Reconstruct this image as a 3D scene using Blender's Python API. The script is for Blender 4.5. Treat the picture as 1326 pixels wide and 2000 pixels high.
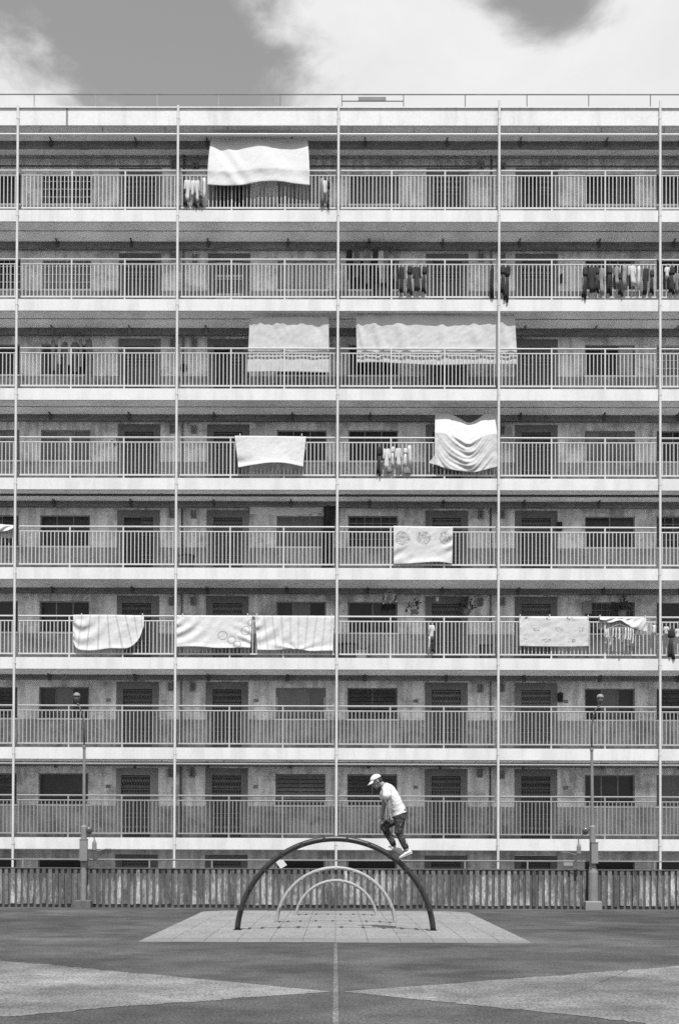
import bpy, math, random
from mathutils import Vector, Matrix, noise as mnoise
random.seed(7)
for o in list(bpy.data.objects): bpy.data.objects.remove(o)
scene = bpy.context.scene
C = scene.collection
PI = math.pi

# ---------------------------------------------------------------- camera
W0, H0 = 1326.0, 2000.0
YAW, PITCH, ROLL = -0.00482564, 0.0126893, 0.00356725
CX, CY, F = 645.433, 1631.121, 2271.925
EYE = 1.5
def cam_axes():
    cy, sy, cp, sp, cr, sr = math.cos(YAW), math.sin(YAW), math.cos(PITCH), math.sin(PITCH), math.cos(ROLL), math.sin(ROLL)
    r = Vector((cy, -sy, 0)); f = Vector((sy*cp, cy*cp, sp)); u = r.cross(f)
    return cr*r + sr*u, -sr*r + cr*u, f
RV, UV_, FV = cam_axes()
CAMP = Vector((0, 0, EYE))
cam_d = bpy.data.cameras.new('camera'); cam = bpy.data.objects.new('camera', cam_d); C.objects.link(cam)
m = Matrix.Identity(4)
for i in range(3):
    m[i][0] = RV[i]; m[i][1] = UV_[i]; m[i][2] = -FV[i]; m[i][3] = CAMP[i]
cam.matrix_world = m
cam_d.sensor_fit = 'HORIZONTAL'; cam_d.sensor_width = 36.0; cam_d.lens = F / W0 * 36.0
cam_d.shift_x = (W0/2 - CX) / W0; cam_d.shift_y = (CY - H0/2) / W0
cam_d.clip_start = 0.1; cam_d.clip_end = 3000
scene.camera = cam
def ray(px, py):
    return FV + RV*((px-CX)/F) + UV_*((CY-py)/F)
def at(px, py, Y):                       # point seen at a pixel, on the upright plane Y
    d = ray(px, py); t = (Y-CAMP.y)/d.y
    return CAMP + d*t
def gnd(px, py, z=0.0):                  # point seen at a pixel, on the ground
    d = ray(px, py); t = (z-CAMP.z)/d.z
    return CAMP + d*t

# ---------------------------------------------------------------- light
SUN_EL, SUN_AZ = math.radians(62.8), 0.107      # nearly behind the camera, a touch to the right
S_DIR = Vector((-0.055, 0.51, -1.0)).normalized()
sd = bpy.data.lights.new('sun', 'SUN'); sd.energy = 4.3; sd.angle = math.radians(0.6); sd.color = (1, 1, 1)
sun = bpy.data.objects.new('sun', sd); C.objects.link(sun)
sun.rotation_euler = S_DIR.to_track_quat('-Z', 'Y').to_euler(); sun.location = (3, -20, 60)
scene.cycles.use_denoising = False; scene.cycles.use_adaptive_sampling = True; scene.cycles.adaptive_threshold = 0.01; scene.cycles.adaptive_min_samples = 0
scene.view_settings.view_transform = 'Standard'; scene.view_settings.look = 'None'
scene.view_settings.exposure = 0.55; scene.view_settings.gamma = 1.0; scene.view_settings.use_curve_mapping = False

wd = bpy.data.worlds.new('World'); scene.world = wd; wd.use_nodes = True
nt = wd.node_tree; nt.nodes.clear(); N = nt.nodes.new; L = nt.links.new
def WM(op, a, b=None, clamp=False):
    n = N('ShaderNodeMath'); n.operation = op; n.use_clamp = clamp
    for i, v in enumerate((a, b)):
        if v is None: continue
        if isinstance(v, (int, float)): n.inputs[i].default_value = v
        else: L(v, n.inputs[i])
    return n.outputs[0]
out = N('ShaderNodeOutputWorld'); bg = N('ShaderNodeBackground'); L(bg.outputs[0], out.inputs[0])
sky = N('ShaderNodeTexSky'); sky.sky_type = 'NISHITA'; sky.sun_disc = False
sky.sun_elevation = SUN_EL; sky.sun_rotation = PI - SUN_AZ; sky.air_density = 1.0; sky.dust_density = 1.5
bw = N('ShaderNodeRGBToBW'); L(sky.outputs[0], bw.inputs[0])
tc = N('ShaderNodeTexCoord')
def blob(px, py, rad):
    d = ray(px, py).normalized()
    vm = N('ShaderNodeVectorMath'); vm.operation = 'DISTANCE'; L(tc.outputs['Generated'], vm.inputs[0]); vm.inputs[1].default_value = d
    mr = N('ShaderNodeMapRange'); mr.interpolation_type = 'SMOOTHSTEP'; L(vm.outputs['Value'], mr.inputs[0])
    mr.inputs[1].default_value = 0; mr.inputs[2].default_value = rad; mr.inputs[3].default_value = 1; mr.inputs[4].default_value = 0
    return mr.outputs[0]
nz = N('ShaderNodeTexNoise'); nz.inputs['Scale'].default_value = 9.0; nz.inputs['Detail'].default_value = 12; nz.inputs['Roughness'].default_value = 0.6
nz.inputs['Distortion'].default_value = 0.3
skm = N('ShaderNodeMapping'); skm.inputs['Scale'].default_value = (1, 1, 1.7); L(tc.outputs['Generated'], skm.inputs[0]); L(skm.outputs[0], nz.inputs['Vector'])
nz2 = N('ShaderNodeTexNoise'); nz2.inputs['Scale'].default_value = 2.2; nz2.inputs['Detail'].default_value = 4
L(tc.outputs['Generated'], nz2.inputs['Vector'])
cov = WM('ADD', 0.36, WM('MULTIPLY', WM('SUBTRACT', nz.outputs['Fac'], 0.5), 4.0))
cov = WM('ADD', cov, WM('MULTIPLY', WM('SUBTRACT', nz2.outputs['Fac'], 0.5), 1.0))
cov = WM('ADD', cov, WM('MULTIPLY', blob(870, 140, 0.26), 1.6))
cov = WM('ADD', cov, WM('MULTIPLY', blob(1330, 120, 0.16), 0.7))
cov = WM('ADD', cov, WM('MULTIPLY', blob(110, 260, 0.13), 1.0))
cov = WM('SUBTRACT', cov, WM('MULTIPLY', blob(270, -35, 0.24), 2.05))
cov = WM('SUBTRACT', cov, WM('MULTIPLY', blob(1000, -10, 0.078), 2.1))
cov = WM('SUBTRACT', cov, WM('MULTIPLY', blob(1150, -38, 0.082), 1.9))
cm = N('ShaderNodeMapRange'); cm.interpolation_type = 'SMOOTHSTEP'; L(cov, cm.inputs[0])
cm.inputs[1].default_value = -0.45; cm.inputs[2].default_value = 0.85; cm.inputs[3].default_value = 0; cm.inputs[4].default_value = 1
clear = WM('MULTIPLY', bw.outputs[0], 0.97)          # scaled by the background strength below
cloudv = WM('ADD', 3.85, WM('MULTIPLY', WM('SUBTRACT', nz.outputs['Fac'], 0.5), 1.0))
mixv = N('ShaderNodeMix'); mixv.data_type = 'FLOAT'
L(cm.outputs[0], mixv.inputs[0]); L(clear, mixv.inputs[2]); L(cloudv, mixv.inputs[3])
L(mixv.outputs[0], bg.inputs['Color']); bg.inputs['Strength'].default_value = 0.15

# ---------------------------------------------------------------- materials (a black and white world)
def grey(name, v, rough=0.8, var=0.12, scale=2.0, stretch=(1, 1, 1), fine=0.06, rnd=0.0, spec=0.3, bump=0.0, metal=0.0, extra=None, translucent=0.0):
    mt = bpy.data.materials.new(name); mt.use_nodes = True
    t = mt.node_tree; b = t.nodes['Principled BSDF']; nn = t.nodes.new; ll = t.links.new
    b.inputs['Roughness'].default_value = rough; b.inputs['Specular IOR Level'].default_value = spec; b.inputs['Metallic'].default_value = metal
    g = nn('ShaderNodeNewGeometry')
    mp = nn('ShaderNodeMapping'); mp.inputs['Scale'].default_value = stretch; ll(g.outputs['Position'], mp.inputs[0])
    n1 = nn('ShaderNodeTexNoise'); n1.inputs['Scale'].default_value = scale; n1.inputs['Detail'].default_value = 6; n1.inputs['Roughness'].default_value = 0.65
    ll(mp.outputs[0], n1.inputs['Vector'])
    r1 = nn('ShaderNodeMapRange'); ll(n1.outputs['Fac'], r1.inputs[0])
    r1.inputs[1].default_value = 0.28; r1.inputs[2].default_value = 0.72; r1.inputs[3].default_value = v*(1-var); r1.inputs[4].default_value = v*(1+var)
    n2 = nn('ShaderNodeTexNoise'); n2.inputs['Scale'].default_value = scale*17; n2.inputs['Detail'].default_value = 3
    ll(mp.outputs[0], n2.inputs['Vector'])
    r2 = nn('ShaderNodeMapRange'); ll(n2.outputs['Fac'], r2.inputs[0])
    r2.inputs[1].default_value = 0.3; r2.inputs[2].default_value = 0.7; r2.inputs[3].default_value = 1-fine; r2.inputs[4].default_value = 1+fine
    mu = nn('ShaderNodeMath'); mu.operation = 'MULTIPLY'; ll(r1.outputs[0], mu.inputs[0]); ll(r2.outputs[0], mu.inputs[1])
    val = mu.outputs[0]
    if rnd:
        oi = nn('ShaderNodeObjectInfo'); rr = nn('ShaderNodeMapRange'); ll(oi.outputs['Random'], rr.inputs[0])
        rr.inputs[3].default_value = 1-rnd; rr.inputs[4].default_value = 1+rnd
        m2 = nn('ShaderNodeMath'); m2.operation = 'MULTIPLY'; ll(val, m2.inputs[0]); ll(rr.outputs[0], m2.inputs[1]); val = m2.outputs[0]
    if extra: val = extra(t, nn, ll, val, g, n1)
    ll(val, b.inputs['Base Color'])
    if bump:
        bp = nn('ShaderNodeBump'); bp.inputs['Strength'].default_value = bump; bp.inputs['Distance'].default_value = 0.02
        ll(n2.outputs['Fac'], bp.inputs['Height']); ll(bp.outputs[0], b.inputs['Normal'])
    if translucent:
        tr = nn('ShaderNodeBsdfTranslucent'); ll(val, tr.inputs[0]); mx = nn('ShaderNodeMixShader'); mx.inputs[0].default_value = translucent
        ll(b.outputs[0], mx.inputs[1]); ll(tr.outputs[0], mx.inputs[2]); ll(mx.outputs[0], t.nodes['Material Output'].inputs[0])
    return mt

def nmath(nn, ll, op, a, b=None, clamp=False):
    n = nn('ShaderNodeMath'); n.operation = op; n.use_clamp = clamp
    for i, v in enumerate((a, b)):
        if v is None: continue
        if isinstance(v, (int, float)): n.inputs[i].default_value = v
        else: ll(v, n.inputs[i])
    return n.outputs[0]
def nstep(nn, ll, x, a, b, c, d):
    n = nn('ShaderNodeMapRange'); n.interpolation_type = 'SMOOTHSTEP'; ll(x, n.inputs[0])
    for i, v in enumerate((a, b, c, d)): n.inputs[1+i].default_value = v
    return n.outputs[0]
def nnoise(nn, ll, vec, scale, stretch=(1, 1, 1), detail=5, rough=0.6, loc=(0, 0, 0)):
    mp = nn('ShaderNodeMapping'); mp.inputs['Scale'].default_value = stretch; mp.inputs['Location'].default_value = loc; ll(vec, mp.inputs[0])
    n = nn('ShaderNodeTexNoise'); n.inputs['Scale'].default_value = scale; n.inputs['Detail'].default_value = detail; n.inputs['Roughness'].default_value = rough
    ll(mp.outputs[0], n.inputs['Vector']); return n.outputs['Fac']

def dado(t, nn, ll, val, g, n1):                       # darker paint up to sill height, old drips and grime above
    tcn = nn('ShaderNodeTexCoord'); sp = nn('ShaderNodeSeparateXYZ'); ll(tcn.outputs['Object'], sp.inputs[0])
    f = nstep(nn, ll, sp.outputs[2], 1.045, 1.055, 0.44, 1.0)
    st = nnoise(nn, ll, g.outputs['Position'], 1.6, (3.0, 1, 0.5)); st = nstep(nn, ll, st, 0.36, 0.62, 0.70, 1.06)
    pt = nnoise(nn, ll, g.outputs['Position'], 0.9, (1, 1, 1.4), 7, 0.7, (5, 2, 8)); pt = nstep(nn, ll, pt, 0.34, 0.52, 0.62, 1.05)   # damp and peeling patches
    st = nmath(nn, ll, 'MULTIPLY', st, pt)
    return nmath(nn, ll, 'MULTIPLY', nmath(nn, ll, 'MULTIPLY', val, f), st)
def streaks(lo, hi, sx, sz, a=0.35, b=0.6):
    def fn(t, nn, ll, val, g, n1):
        st = nnoise(nn, ll, g.outputs['Position'], 1.0, (sx, 0.3, sz)); st = nstep(nn, ll, st, a, b, lo, hi)
        return nmath(nn, ll, 'MULTIPLY', val, st)
    return fn
def worn_slat(t, nn, ll, val, g, n1):                  # flaking pale paint over dark weathered concrete
    oi = nn('ShaderNodeObjectInfo')
    v = nn('ShaderNodeVectorMath'); v.operation = 'MULTIPLY_ADD'; ll(oi.outputs['Random'], v.inputs[0]); v.inputs[1].default_value = (37, 91, 53); ll(g.outputs['Position'], v.inputs[2])
    p = nnoise(nn, ll, v.outputs[0], 1.0, (6, 1, 1.5), 5, 0.7)
    q = nnoise(nn, ll, g.outputs['Position'], 0.55, (1, 1, 1), 3)
    sp = nn('ShaderNodeSeparateXYZ'); ll(g.outputs['Position'], sp.inputs[0])
    h = nstep(nn, ll, sp.outputs[2], 0.55, 1.05, 0.0, 0.16)
    s = nmath(nn, ll, 'SUBTRACT', nmath(nn, ll, 'ADD', p, nmath(nn, ll, 'MULTIPLY', nmath(nn, ll, 'SUBTRACT', q, 0.5), 0.9)), h)
    k = nstep(nn, ll, s, 0.40, 0.62, 0.52, 1.4)
    fl = nnoise(nn, ll, v.outputs[0], 20.0, (1.6, 1, 0.5), 5, 0.75); k2 = nstep(nn, ll, fl, 0.4, 0.56, 0.6, 1.06)
    return nmath(nn, ll, 'MULTIPLY', nmath(nn, ll, 'MULTIPLY', val, k), k2)
def court(t, nn, ll, val, g, n1):                      # scuffed paint, patchy stains, grit and pale chips
    P_ = g.outputs['Position']
    a = nnoise(nn, ll, P_, 0.42, (0.55, 0.7, 1), 7, 0.62); a = nstep(nn, ll, a, 0.32, 0.68, 0.66, 1.38)
    b = nnoise(nn, ll, P_, 1.3, (0.8, 0.8, 1), 7, 0.68, (3, 9, 0)); b = nstep(nn, ll, b, 0.3, 0.7, 0.7, 1.32)
    c = nnoise(nn, ll, P_, 38.0, (1, 0.7, 1), 3, 0.7); c = nstep(nn, ll, c, 0.3, 0.7, 0.5, 1.55)
    d = nnoise(nn, ll, P_, 5.0, (0.25, 1.6, 1), 5, 0.75, (1, 4, 0)); d = nstep(nn, ll, d, 0.61, 0.70, 1.0, 1.7)
    v = nmath(nn, ll, 'MULTIPLY', nmath(nn, ll, 'MULTIPLY', val, a), b)
    return nmath(nn, ll, 'MULTIPLY', nmath(nn, ll, 'MULTIPLY', v, c), d)
def camo(t, nn, ll, val, g, n1):
    a = nnoise(nn, ll, g.outputs['Position'], 11.0, (1, 1, 1.3), 2, 0.5)
    cr = nn('ShaderNodeValToRGB'); cr.color_ramp.interpolation = 'CONSTANT'; ll(a, cr.inputs[0])
    e = cr.color_ramp.elements; e[0].position = 0; e[0].color = (0.016,)*3 + (1,); e[1].position = 0.47; e[1].color = (0.06,)*3 + (1,)
    x = e.new(0.55); x.color = (0.022,)*3 + (1,); x = e.new(0.66); x.color = (0.15,)*3 + (1,)
    s = nn('ShaderNodeRGBToBW'); ll(cr.outputs[0], s.inputs[0]); return s.outputs[0]
def uvxy(nn, ll):
    tcn = nn('ShaderNodeTexCoord'); sp = nn('ShaderNodeSeparateXYZ'); ll(tcn.outputs['UV'], sp.inputs[0]); return sp.outputs[0], sp.outputs[1], tcn.outputs['UV']
def stripes(n, w=0.12, dark=0.72):
    def fn(t, nn, ll, val, g, n1):
        u, v, uv = uvxy(nn, ll)
        f = nmath(nn, ll, 'FRACT', nmath(nn, ll, 'MULTIPLY', u, float(n)))
        k = nstep(nn, ll, nmath(nn, ll, 'ABSOLUTE', nmath(nn, ll, 'SUBTRACT', f, 0.5)), w*0.5, w*0.9, dark, 1.0)
        return nmath(nn, ll, 'MULTIPLY', val, k)
    return fn
def discs(t, nn, ll, val, g, n1):                      # three round scribbled motifs printed along the top half
    u, v, uv = uvxy(nn, ll)
    k = None
    for cx in (0.16, 0.47, 0.84):
        vm = nn('ShaderNodeVectorMath'); vm.operation = 'MULTIPLY_ADD'; ll(uv, vm.inputs[0]); vm.inputs[1].default_value = (1.62, 1, 0); vm.inputs[2].default_value = (-cx*1.62, -0.70, 0)
        le = nn('ShaderNodeVectorMath'); le.operation = 'LENGTH'; ll(vm.outputs[0], le.inputs[0])
        d = nstep(nn, ll, le.outputs['Value'], 0.185, 0.2, 1, 0)
        k = d if k is None else nmath(nn, ll, 'MAXIMUM', k, d)
    s = nnoise(nn, ll, uv, 16.0, (1.62, 1, 1), 3, 0.7); s = nstep(nn, ll, s, 0.4, 0.6, 0.5, 0.95)
    mixf = nmath(nn, ll, 'ADD', nmath(nn, ll, 'MULTIPLY', k, nmath(nn, ll, 'SUBTRACT', s, 1.0)), 1.0)
    return nmath(nn, ll, 'MULTIPLY', val, mixf)
def floral(t, nn, ll, val, g, n1):                     # rows of small printed sprigs
    u, v, uv = uvxy(nn, ll)
    row = nmath(nn, ll, 'MULTIPLY', v, 2.6); rf = nmath(nn, ll, 'FLOOR', row)
    uu = nmath(nn, ll, 'ADD', nmath(nn, ll, 'MULTIPLY', u, 3.5), nmath(nn, ll, 'MULTIPLY', rf, 0.5))
    a = nmath(nn, ll, 'ABSOLUTE', nmath(nn, ll, 'SUBTRACT', nmath(nn, ll, 'FRACT', uu), 0.5)); b = nmath(nn, ll, 'ABSOLUTE', nmath(nn, ll, 'SUBTRACT', nmath(nn, ll, 'FRACT', row), 0.55))
    near = nmath(nn, ll, 'MULTIPLY', nstep(nn, ll, a, 0.1, 0.24, 1, 0), nstep(nn, ll, b, 0.1, 0.26, 1, 0))
    s = nnoise(nn, ll, uv, 19.0, (2.2, 1, 1), 3, 0.6); s = nstep(nn, ll, s, 0.5, 0.56, 0.0, 0.7)
    s2 = nnoise(nn, ll, uv, 60.0, (2.2, 1, 1), 2, 0.5); s2 = nstep(nn, ll, s2, 0.45, 0.65, 1.0, 0.84)
    return nmath(nn, ll, 'MULTIPLY', nmath(nn, ll, 'MULTIPLY', val, s2), nmath(nn, ll, 'SUBTRACT', 1.0, nmath(nn, ll, 'MULTIPLY', near, s)))
def rings(t, nn, ll, val, g, n1):                      # loose thin curling outlines of a printed pattern
    u, v, uv = uvxy(nn, ll)
    k = None
    for cx, cy, r in ((0.60, 0.40, 0.13), (0.72, 0.26, 0.11), (0.90, 0.55, 0.14), (0.97, 0.80, 0.10), (0.80, 0.12, 0.10)):
        vm = nn('ShaderNodeVectorMath'); vm.operation = 'MULTIPLY_ADD'; ll(uv, vm.inputs[0]); vm.inputs[1].default_value = (2.2, 1, 0); vm.inputs[2].default_value = (-cx*2.2, -cy, 0)
        le = nn('ShaderNodeVectorMath'); le.operation = 'LENGTH'; ll(vm.outputs[0], le.inputs[0])
        d = nstep(nn, ll, nmath(nn, ll, 'ABSOLUTE', nmath(nn, ll, 'SUBTRACT', le.outputs['Value'], r)), 0.006, 0.022, 0.5, 0.0)
        k = d if k is None else nmath(nn, ll, 'MAXIMUM', k, d)
    return nmath(nn, ll, 'MULTIPLY', val, nmath(nn, ll, 'SUBTRACT', 1.0, k))

M = {}
M['white'] = grey('white_paint', 0.58, 0.7, 0.05, 0.9, (1, 1, 1.3), 0.045, extra=streaks(0.88, 1.0, 2.5, 0.4))
M['roofwhite'] = grey('weathered_white_paint', 0.58, 0.75, 0.07, 0.8, (1, 1, 1.3), 0.05, extra=streaks(0.87, 1.0, 3.0, 0.35, 0.3, 0.5))
M['concrete'] = grey('slab_concrete', 0.66, 0.85, 0.14, 0.8, (1, 1, 1), 0.08, extra=streaks(0.85, 1.05, 0.6, 2.0))
M['rooflid'] = grey('roof_soffit', 0.55, 0.85, 0.18, 0.8, (1, 1, 1), 0.08)
M['wall'] = grey('wall_plaster', 0.64, 0.85, 0.12, 0.9, (1, 1, 1), 0.08, extra=dado)
M['rail'] = grey('rail_paint', 0.46, 0.5, 0.06, 3.0, fine=0.04)
M['rail1'] = grey('dark_rail_paint', 0.24, 0.6, 0.12, 3.0, fine=0.06)  # darkest rail tone, for the lowest railed storey
M['rail2'] = grey('medium_rail_paint', 0.34, 0.6, 0.10, 3.0, fine=0.06)  # tone between the other two, for the second railed storey
M['pole'] = grey('pole_paint', 0.52, 0.55, 0.10, 1.2, (1, 1, 1), 0.05)
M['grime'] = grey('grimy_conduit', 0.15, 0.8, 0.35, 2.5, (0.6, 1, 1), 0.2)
M['darkpipe'] = grey('dark_pipe', 0.075, 0.6, 0.2, 3)
M['midpipe'] = grey('grey_pipe', 0.16, 0.6, 0.2, 2)
M['surround'] = grey('door_surround', 0.15, 0.8, 0.22, 2.2, fine=0.12, rnd=0.12)
M['leaf'] = grey('door_leaf', 0.085, 0.6, 0.25, 2.0, rnd=0.3)
M['gate'] = grey('gate_bars', 0.13, 0.5, 0.15, 6.0, rnd=0.25)
M['gatelight'] = grey('pale_gate_bars', 0.42, 0.5, 0.12, 6.0)
M['frame'] = grey('window_frame', 0.17, 0.5, 0.15, 5.0, rnd=0.2)
M['framew'] = grey('white_window_frame', 0.5, 0.5, 0.1, 5.0)
M['glass'] = grey('dark_window_glass', 0.028, 0.12, 0.4, 1.4, fine=0.05, rnd=0.4, spec=0.22)
M['louvre'] = grey('louvre_glass', 0.09, 0.25, 0.3, 3.0, rnd=0.25, spec=0.5)
M['curtain'] = grey('curtain_cloth', 0.20, 0.9, 0.2, 2.0, (3, 1, 0.4), rnd=0.2)
M['curtainl'] = grey('pale_curtain_cloth', 0.36, 0.9, 0.15, 2.0, (3, 1, 0.4), rnd=0.1)
M['wallcloth'] = grey('awning_cloth', 0.5, 0.9, 0.15, 2.0)
M['darkcloth'] = grey('dark_cloth', 0.028, 0.9, 0.35, 5.0, rnd=0.3)
M['midcloth'] = grey('grey_cloth', 0.17, 0.9, 0.3, 5.0, rnd=0.3)
M['whitecloth'] = grey('white_cloth', 0.55, 0.9, 0.05, 4.0, fine=0.03, translucent=0.15)
M['sheet'] = grey('white_sheet', 0.56, 0.9, 0.04, 1.2, fine=0.06, translucent=0.2)
M['sheetp'] = grey('printed_sheet', 0.54, 0.9, 0.10, 7.0, fine=0.05, translucent=0.2)
M['stripe'] = grey('striped_sheet', 0.56, 0.9, 0.04, 1.2, fine=0.06, translucent=0.15, extra=stripes(9))
M['stripe2'] = grey('striped_sheet_b', 0.56, 0.9, 0.04, 1.2, fine=0.06, translucent=0.15, extra=stripes(10, 0.16, 0.8))
M['rings'] = grey('outline_print_sheet', 0.56, 0.9, 0.04, 1.2, fine=0.06, translucent=0.15, extra=rings)
M['discs'] = grey('disc_print_sheet', 0.53, 0.9, 0.06, 1.2, fine=0.02, translucent=0.15, extra=discs)
M['floral'] = grey('floral_print_towel', 0.52, 0.9, 0.06, 6.0, fine=0.06, translucent=0.1, extra=floral)
M['court'] = grey('court_asphalt', 0.055, 0.85, 0.12, 1.0, fine=0.1, bump=0.3, spec=0.2, extra=court)
M['courtl'] = grey('court_pale_paint', 0.130, 0.85, 0.12, 1.0, fine=0.1, bump=0.3, spec=0.2, extra=court)
M['line'] = grey('line_paint', 0.098, 0.8, 0.3, 4.0, fine=0.15, spec=0.2, extra=court)
M['tile'] = grey('rubber_tile', 0.185, 0.9, 0.12, 1.2, (1, 0.6, 1), fine=0.26, rnd=0.05, spec=0.15)
M['tileb'] = grey('border_rubber_tile', 0.150, 0.9, 0.12, 2.0, fine=0.10, rnd=0.06, spec=0.15)
M['joint'] = grey('tile_bedding', 0.13, 0.9, 0.2, 2.0)
M['slat'] = grey('fence_slat', 0.225, 0.85, 0.2, 3.0, fine=0.2, rnd=0.42, spec=0.2, extra=worn_slat)
M['fback'] = grey('fence_backing', 0.10, 0.9, 0.3, 2.0, (3, 1, 0.6), fine=0.15)
M['earth'] = grey('yard_ground', 0.12, 0.9, 0.2, 1.0)
M['darkpaint'] = grey('dark_enamel', 0.017, 0.42, 0.25, 3.0, spec=0.5)
M['lightpaint'] = grey('grey_enamel', 0.27, 0.5, 0.18, 5.0, fine=0.1, spec=0.4)
M['galv'] = grey('galvanised_post', 0.18, 0.55, 0.12, 5.0, fine=0.08)
M['skin'] = grey('skin', 0.2, 0.6, 0.06, 6.0, fine=0.03)
M['hair'] = grey('hair', 0.03, 0.7, 0.2, 20)
M['tee'] = grey('white_tee', 0.54, 0.9, 0.04, 5.0)
M['camo'] = grey('camo_trousers', 0.05, 0.9, extra=camo)
M['shoe'] = grey('white_shoe', 0.5, 0.7, 0.08, 14.0)
M['sole'] = grey('shoe_sole', 0.62, 0.8, 0.1, 10)
M['leafm'] = grey('plant_leaf', 0.05, 0.6, 0.3, 8.0, rnd=0.3)
M['clay'] = grey('pot', 0.16, 0.8, 0.15, 5)
M['paper'] = grey('paper_notice', 0.5, 0.8, 0.1, 18.0, fine=0.12)
M['lampglass'] = grey('lamp_lens', 0.09, 0.2, 0.1, 5, spec=0.6)

# ---------------------------------------------------------------- mesh helpers
WP = {}
def wpos(o): return WP.get(o.name, Vector((0, 0, 0)))
class MB:
    def __init__(s): s.v = []; s.f = []; s.uv = []
    def box(s, x0, x1, y0, y1, z0, z1):
        b = len(s.v)
        s.v += [(x0, y0, z0), (x1, y0, z0), (x1, y1, z0), (x0, y1, z0), (x0, y0, z1), (x1, y0, z1), (x1, y1, z1), (x0, y1, z1)]
        s.f += [tuple(b+i for i in q) for q in ((0, 3, 2, 1), (4, 5, 6, 7), (0, 1, 5, 4), (1, 2, 6, 5), (2, 3, 7, 6), (3, 0, 4, 7))]
        return s
    def tube(s, pts, r, n=8, caps=True):
        pts = [Vector(p) for p in pts]; rs = r if isinstance(r, (list, tuple)) else [r]*len(pts)
        b0 = len(s.v); up = None
        for i, p in enumerate(pts):
            t = (pts[min(i+1, len(pts)-1)] - pts[max(i-1, 0)]).normalized()
            if up is None:
                up = Vector((0, 0, 1)) if abs(t.z) < 0.9 else Vector((0, 1, 0))
            a = (up - t*up.dot(t)); a = a.normalized() if a.length > 1e-5 else t.orthogonal().normalized(); up = a
            c = t.cross(a)
            for k in range(n):
                th = 2*PI*k/n; q = p + (a*math.cos(th) + c*math.sin(th))*rs[i]; s.v.append(tuple(q))
        for i in range(len(pts)-1):
            for k in range(n):
                k2 = (k+1) % n; s.f.append((b0+i*n+k, b0+i*n+k2, b0+(i+1)*n+k2, b0+(i+1)*n+k))
        if caps:
            s.f.append(tuple(b0+k for k in range(n))[::-1]); s.f.append(tuple(b0+(len(pts)-1)*n+k for k in range(n)))
        return s
    def loft(s, rings):                       # rings: lists of equal length of points, closed
        b0 = len(s.v); n = len(rings[0])
        for r in rings: s.v += [tuple(p) for p in r]
        for i in range(len(rings)-1):
            for k in range(n):
                k2 = (k+1) % n; s.f.append((b0+i*n+k, b0+i*n+k2, b0+(i+1)*n+k2, b0+(i+1)*n+k))
        s.f.append(tuple(b0+k for k in range(n))[::-1]); s.f.append(tuple(b0+(len(rings)-1)*n+k for k in range(n)))
        return s
    def capsule(s, p0, p1, r0, r1, n=14, sq=1.0, side=None):
        p0 = Vector(p0); p1 = Vector(p1); d = (p1-p0); ln = d.length; t = d.normalized()
        a = Vector(side) if side else Vector((0, 1, 0)); a = (a - t*a.dot(t)); a = a.normalized() if a.length > 1e-4 else t.orthogonal().normalized(); c = t.cross(a)
        rings = []
        for i in range(5):
            th = -PI/2 + (PI/2)*i/4 + 0.08*(i == 0); rings.append((p0 + t*(r0*math.sin(th)), r0*math.cos(th)))
        for i in range(5):
            th = (PI/2)*i/4 - 0.08*(i == 4); rings.append((p1 + t*(r1*math.sin(th)), r1*math.cos(th)))
        s.loft([[q + (a*math.cos(2*PI*k/n)*sq + c*math.sin(2*PI*k/n))*rr for k in range(n)] for q, rr in rings]); return s
    def ell(s, c, r, rot=None, n=16):
        c = Vector(c); rings = []
        for i in range(n//2+1):
            th = -PI/2 + PI*i/(n//2); th = max(-PI/2+0.06, min(PI/2-0.06, th))
            ring = []
            for k in range(n):
                p = Vector((math.cos(th)*math.cos(2*PI*k/n)*r[0], math.cos(th)*math.sin(2*PI*k/n)*r[1], math.sin(th)*r[2]))
                if rot: p = rot @ p
                ring.append(c + p)
            rings.append(ring)
        s.loft(rings); return s
    def build(s, name, mat, parent=None, org=None, smooth=False):
        pw = wpos(parent) if parent else Vector((0, 0, 0))
        if org is None:
            if parent: org = pw
            else:
                xs = [v[0] for v in s.v]; ys = [v[1] for v in s.v]; zs = [v[2] for v in s.v]; org = Vector(((min(xs)+max(xs))/2, (min(ys)+max(ys))/2, min(zs)))
        org = Vector(org)
        me = bpy.data.meshes.new(name); me.from_pydata([tuple(Vector(v)-org) for v in s.v], [], s.f)
        if s.uv:
            ul = me.uv_layers.new(name='UVMap')
            for lp in me.loops: ul.data[lp.index].uv = s.uv[lp.vertex_index]
        if smooth:
            for p in me.polygons: p.use_smooth = True
        me.materials.append(M[mat] if isinstance(mat, str) else mat); me.update()
        return link(name, me, parent, org)
def link(name, me, parent, org):
    o = bpy.data.objects.new(name, me); C.objects.link(o); org = Vector(org)
    if parent: o.parent = parent; o.location = org - wpos(parent)
    else: o.location = org
    WP[o.name] = org
    return o
def empty(name, loc, parent=None):
    o = link(name, None, parent, loc); o.empty_display_size = 0.2; return o
def tag(o, label, cat, group=None):
    o['label'] = label; o['category'] = cat
    if group: o['group'] = group
    return o
def struct(o): o['kind'] = 'structure'; return o
def box(name, mat, parent, x0, x1, y0, y1, z0, z1): return MB().box(x0, x1, y0, y1, z0, z1).build(name, mat, parent)

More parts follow.
